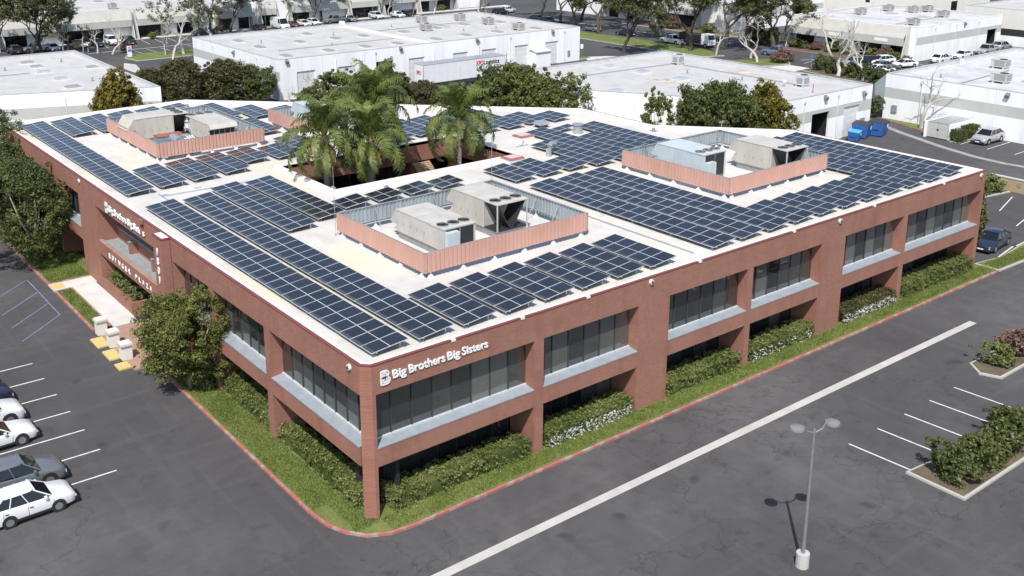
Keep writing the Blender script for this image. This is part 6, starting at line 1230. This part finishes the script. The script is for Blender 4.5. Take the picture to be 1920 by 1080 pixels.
# yard at the top right corner
t = thing('flatbed_truck', 'dark flatbed truck in the yard at the top right', 'truck', (236, 106, 0))
mb = MB(); mb.box(233, 239, 104.8, 107.2, .8, 1.1); mb.build('bed', 'trim_black', t); mb = MB(); mb.box(230.5, 232.8, 104.8, 107.2, .6, 2.6); mb.build('cab', 'paint_car_grey', t); mb = MB(); mb.box(230.45, 230.55, 105.1, 106.9, 1.6, 2.3); mb.build('windscreen', 'car_glass', t)
for dx in (-4.2, 2.0):
    for s in (-1, 1): inst('wheel', WH[.5], t, (dx, s, .5))
car('sedan', 'car_red', 240.5, 100.5, PI, 'red car in the yard at the top right', CG); car('sedan', 'car_navy', 212, 81, PI, 'dark blue car beside the top right corner warehouse', CG)
t = thing('storage_shed', 'tan-roofed shed with yellow frame at the right edge beyond the warehouse', 'shed', (184, 47.5, 0))
mb = MB(); mb.box(182.6, 185.0, 45.6, 49.5, 0, 3.6); mb.build('shed_wall', 'cream_wall', t); mb = MB(); mb.box(182.3, 185.2, 45.3, 49.8, 3.6, 3.8); mb.build('roof', 'wood', t); mb = MB(); mb.box(182.4, 182.55, 45.3, 45.45, 0, 3.6); mb.build('post', 'machine_yellow', t)
mb = MB(); mb.box(178.8, 178.95, 40, 60.6, 1.9, 3.2); mb.box(178.8, 179.0, 40, 60.6, 0, 1.9, 1); tag(mb.build('yard_wall', ['trim_black', 'white_wall'], None, (179, 50, 0)), 'white yard wall with dark screen on top at the right edge', 'wall')

# ------------------------------------------------------------------ bins, walls, posts, signs
def dumpster(x, y, rz, label, lid='lid_black', sc=1.0):
    t = thing('dumpster', label, 'dumpster', (x, y, 0), rz, 'blue bins by the roll-up door')
    def part(nm, mb, mats):
        o = bpy.data.objects.new(nm, mb.mesh(nm, mats)); COL.objects.link(o); o.parent = t; return o
    h = 1.35*sc; mb = MB(); w_, d_ = 1.0*sc, .8*sc
    mb.hexa([(-w_*.92, -d_*.8, .12), (w_*.92, -d_*.8, .12), (w_*.92, d_*.85, .12), (-w_*.92, d_*.85, .12)], [(-w_, -d_, h), (w_, -d_, h), (w_, d_, h*1.08), (-w_, d_, h*1.08)]); part('body', mb, ['dumpster_blue'])
    for s in (-1, 1):
        mb = MB(); mb.hexa([((s-1)*w_*.5+.02, -d_-.05, h), ((s+1)*w_*.5-.02, -d_-.05, h), ((s+1)*w_*.5-.02, d_+.02, h*1.08), ((s-1)*w_*.5+.02, d_+.02, h*1.08)], [((s-1)*w_*.5+.02, -d_-.05, h+.06), ((s+1)*w_*.5-.02, -d_-.05, h+.06), ((s+1)*w_*.5-.02, d_+.02, h*1.08+.08), ((s-1)*w_*.5+.02, d_+.02, h*1.08+.08)]); part('lid', mb, [lid])
        mb = MB(); mb.box(s*w_*1.0-.06, s*w_*1.0+.06, -.3, .3, h*.55, h*.72); part('fork_pocket', mb, ['dumpster_blue'])
        for yy in (-.5, .5): mb = MB(); mb.tube([(s*w_*.75-.04, yy*d_, .08), (s*w_*.75+.04, yy*d_, .08)], .08, 10); part('wheel', mb, ['tyre'])
    mb = MB(); mb.box(w_*.2, w_*.6, -d_*.97-.02, -d_*.97+.005, h*.6, h*.85); part('label_plate', mb, ['sign_white'])
dumpster(90.0, 32.0, .35, 'blue dumpster with black lid left of the pair by the roll-up door', 'lid_black', 1.22); dumpster(92.6, 31.4, .30, 'blue dumpster with black lid nearest the warehouse corner', 'lid_black', 1.22); dumpster(87.6, 31.4, .4, 'small blue bin with bright cyan lid beside the dumpsters', 'lid_cyan', .85)
t = thing('bin_enclosure', 'white walled bin enclosure with grey gates and rail on top beside the right warehouse', 'enclosure', (98.5, 26, 0))
for a in ((96.2, 101.7, 27.2, 27.5), (96.2, 101.7, 24.1, 24.4)): mb = MB(); mb.box(*a, 0, 2.0); mb.build('wall', 'white_wall', t)
for a, b in ((24.42, 25.78), (25.82, 27.18)):
    mb = MB(); mb.box(96.3, 96.36, a, b, .12, 1.9); gt = mb.build('gate', 'enclosure_gate', t); mb = MB(); mb.box(96.24, 96.3, (b if a < 25 else a)-.12, (b if a < 25 else a)+.12, 1.1, 1.2); mb.build('latch', 'trim_black', gt)
mb = MB(); mb.box(96.45, 101.6, 24.45, 27.15, 1.9, 1.96); mb.build('cover', 'galvanised', t)
mb = MB()
for (p, q) in (((96.4, 24.3), (101.4, 24.3)), ((96.4, 27.3), (101.4, 27.3)), ((96.4, 24.3), (96.4, 27.3)), ((98.9, 24.3), (98.9, 27.3))):
    for z in (2.2, 2.45): mb.tube([(*p, z), (*q, z)], .03, 5)
for p in ((96.4, 24.3), (96.4, 27.3), (98.9, 24.3), (98.9, 27.3), (101.4, 24.3), (101.4, 27.3)): mb.tube([(*p, 1.98), (*p, 2.48)], .03, 5)
mb.build('rail', 'galvanised', t)
mb = MB(); mb.box(80.75, 80.95, -25, 11.2, 0, 1.30); bw = mb.build('block_wall', 'tan_block', None, (80.85, -5, 0)); tag(bw, 'tan concrete block wall by the right parking stalls', 'wall')
mb = MB(); mb.box(80.70, 81.0, -25, 11.25, 1.302, 1.40); mb.build('wall_cap', 'concrete_walk', bw)
mb = MB(); mb.box(80.72, 80.748, 8.2, 8.6, .6, 1.0); mb.build('vent_block', 'hvac_grey', bw)
for k, y in enumerate((30.35, 27.85, 25.4)):
    t = thing('entrance_pillar', ['white entrance pillar nearest the lawn', 'middle white entrance pillar', 'white entrance pillar at the near end of the plaza'][k], 'pillar', (-2.95, y, .1), 0, 'white pillars at the entrance plaza')
    mb = MB(); mb.box(-3.28, -2.62, y-.33, y+.33, .1, 1.05); mb.build('shaft', 'stucco_white', t); mb = MB(); mb.box(-3.36, -2.54, y-.41, y+.41, 1.052, 1.17); mb.build('cap', 'concrete', t); mb = MB(); mb.box(-3.3, -2.6, y-.35, y+.35, 1.172, 1.25); mb.build('cap_top', 'stucco_white', t)
# car park lamp post
t = thing('lamp_post', 'twin-headed dark lamp post in the near right car park', 'street lamp', (13.85, -14.6, 0)); x, y = 13.85, -14.6
mb = MB(); mb.cyl((x, y), .3, 0, .7, 14); mb.build('footing', 'concrete', t); mb = MB(); mb.tube([(x, y, .7), (x, y, 6.9)], [.09, .06], 8); mb.build('pole', 'lamp_metal', t)
for s in (-1, 1):
    mb = MB(); mb.tube([(x, y, 6.7), (x+s*.35, y-s*.15, 6.85), (x+s*.5, y-s*.2, 7.1), (x+s*.85, y-s*.35, 7.15)], .035, 6); mb.build('arm', 'lamp_metal', t)
    mb = MB(); mb.tube([(x+s*.8, y-s*.33, 7.02), (x+s*.8, y-s*.33, 7.12), (x+s*.8, y-s*.33, 7.2)], [.34, .32, .1], 14); mb.build('lamp_head', 'lamp_metal', t)
for k, (x, y) in enumerate(((27.9, -13.4), (30.65, -13.5), (33.35, -13.5))): mb = MB(); mb.hexa([(x+.4, y-.1, 0), (x+2.2, y-.1, 0), (x+2.2, y+.1, 0), (x+.4, y+.1, 0)], [(x+.45, y-.06, .13), (x+2.15, y-.06, .13), (x+2.15, y+.06, .13), (x+.45, y+.06, .13)]); tag(mb.build('wheel_stop', 'concrete_walk', None, (x+1.3, y, 0)), ['left', 'middle', 'right'][k]+' concrete wheel stop of the near right stalls', 'wheel stop', 'wheel stops in the near right car park')
def sign_post(x, y, h, label, kind='white', w_=.45, sh=.6):
    t = thing('sign_post', label, 'sign', (x, y, .1)); mb = MB(); mb.tube([(x, y, 0), (x, y, h)], .035, 6); mb.build('post', 'galvanised', t)
    mb = MB(); mb.box(x-.04, x-.005, y-w_/2, y+w_/2, h-sh, h); mb.box(x-w_/2, x+w_/2, y-.041, y-.038, h-sh+.001, h-.001); mb.build('sign_plate', 'sign_'+kind, t)
sign_post(105.5, 98.9, 2.5, 'white sign post on the grass at the corner of the long warehouse', 'white', .7, .8); sign_post(109.0, 103.6, 2.4, 'grey-white sign post behind the other at the driveway', 'white', .6, .6); sign_post(127.6, 66.0, 2.3, 'white and blue parking sign by the car park hedge', 'blue'); sign_post(49.0, 152.4, 2.2, 'small white sign on the far lawn')
t = thing('monument_sign', 'white and blue tenant sign at the far driveway', 'sign', (41.6, 151.6, .1)); mb = MB(); mb.box(41.2, 42.0, 151.5, 151.8, .1, 2.1); mb.build('board', 'sign_white', t); mb = MB(); mb.box(41.25, 41.95, 151.48, 151.499, 1.1, 1.55); mb.build('blue_panel', 'sign_blue', t); mb = MB(); mb.box(41.4, 41.8, 151.48, 151.499, 1.7, 1.95); mb.build('red_panel', 'sign_red', t)
for k, (x, y) in enumerate(((80.2, 174.6), (73.8, 174.6))):
    t = thing('lamp_post', ['dark goose-neck lamp post left of the white van', 'dark curved lamp post above the long warehouse, left'][k], 'street lamp', (x, y, .13)); mb = MB(); mb.tube([(x, y, .13), (x, y, 5.0), (x+.2, y-.3, 5.6), (x+.5, y-1.0, 5.7), (x+.6, y-1.3, 5.4)], .06, 6); mb.build('pole', 'lamp_metal', t); mb = MB(); mb.tube([(x+.6, y-1.3, 5.45), (x+.6, y-1.3, 5.1)], [.1, .3], 10); mb.build('lamp_head', 'lamp_metal', t)
mb = MB(); mb.tube([(9.9, 80.0, 0), (9.9, 80.0, 7.2)], [.07, .05], 6); mb.tube([(9.9, 80.0, 7.2), (9.9, 80.0, 7.45)], [.12, .05], 6); tag(mb.build('light_pole', 'stucco_white', None, (9.9, 80, 0)), 'thin white pole standing before the left warehouse wall', 'pole')
for k, (x, y) in enumerate(((118.4, 172.8), (37.6, 169.9))): 
    t = thing('wheeled_bin', ['dark bin by the bare tree at top centre', 'tan bin beside the white car, upper left'][k], 'bin', (x, y, 0)); mb = MB(); mb.hexa([(x-.6, y-.5, .05), (x+.6, y-.5, .05), (x+.6, y+.5, .05), (x-.6, y+.5, .05)], [(x-.75, y-.6, 1.4), (x+.75, y-.6, 1.4), (x+.75, y+.6, 1.5), (x-.75, y+.6, 1.5)]); mb.build('body', 'lid_black' if k == 0 else 'wood', t); mb = MB(); mb.hexa([(x-.78, y-.63, 1.4), (x+.78, y-.63, 1.4), (x+.78, y+.63, 1.5), (x-.78, y+.63, 1.5)], [(x-.78, y-.63, 1.45), (x+.78, y-.63, 1.45), (x+.78, y+.63, 1.56), (x-.78, y+.63, 1.56)]); mb.build('lid', 'lid_black', t)
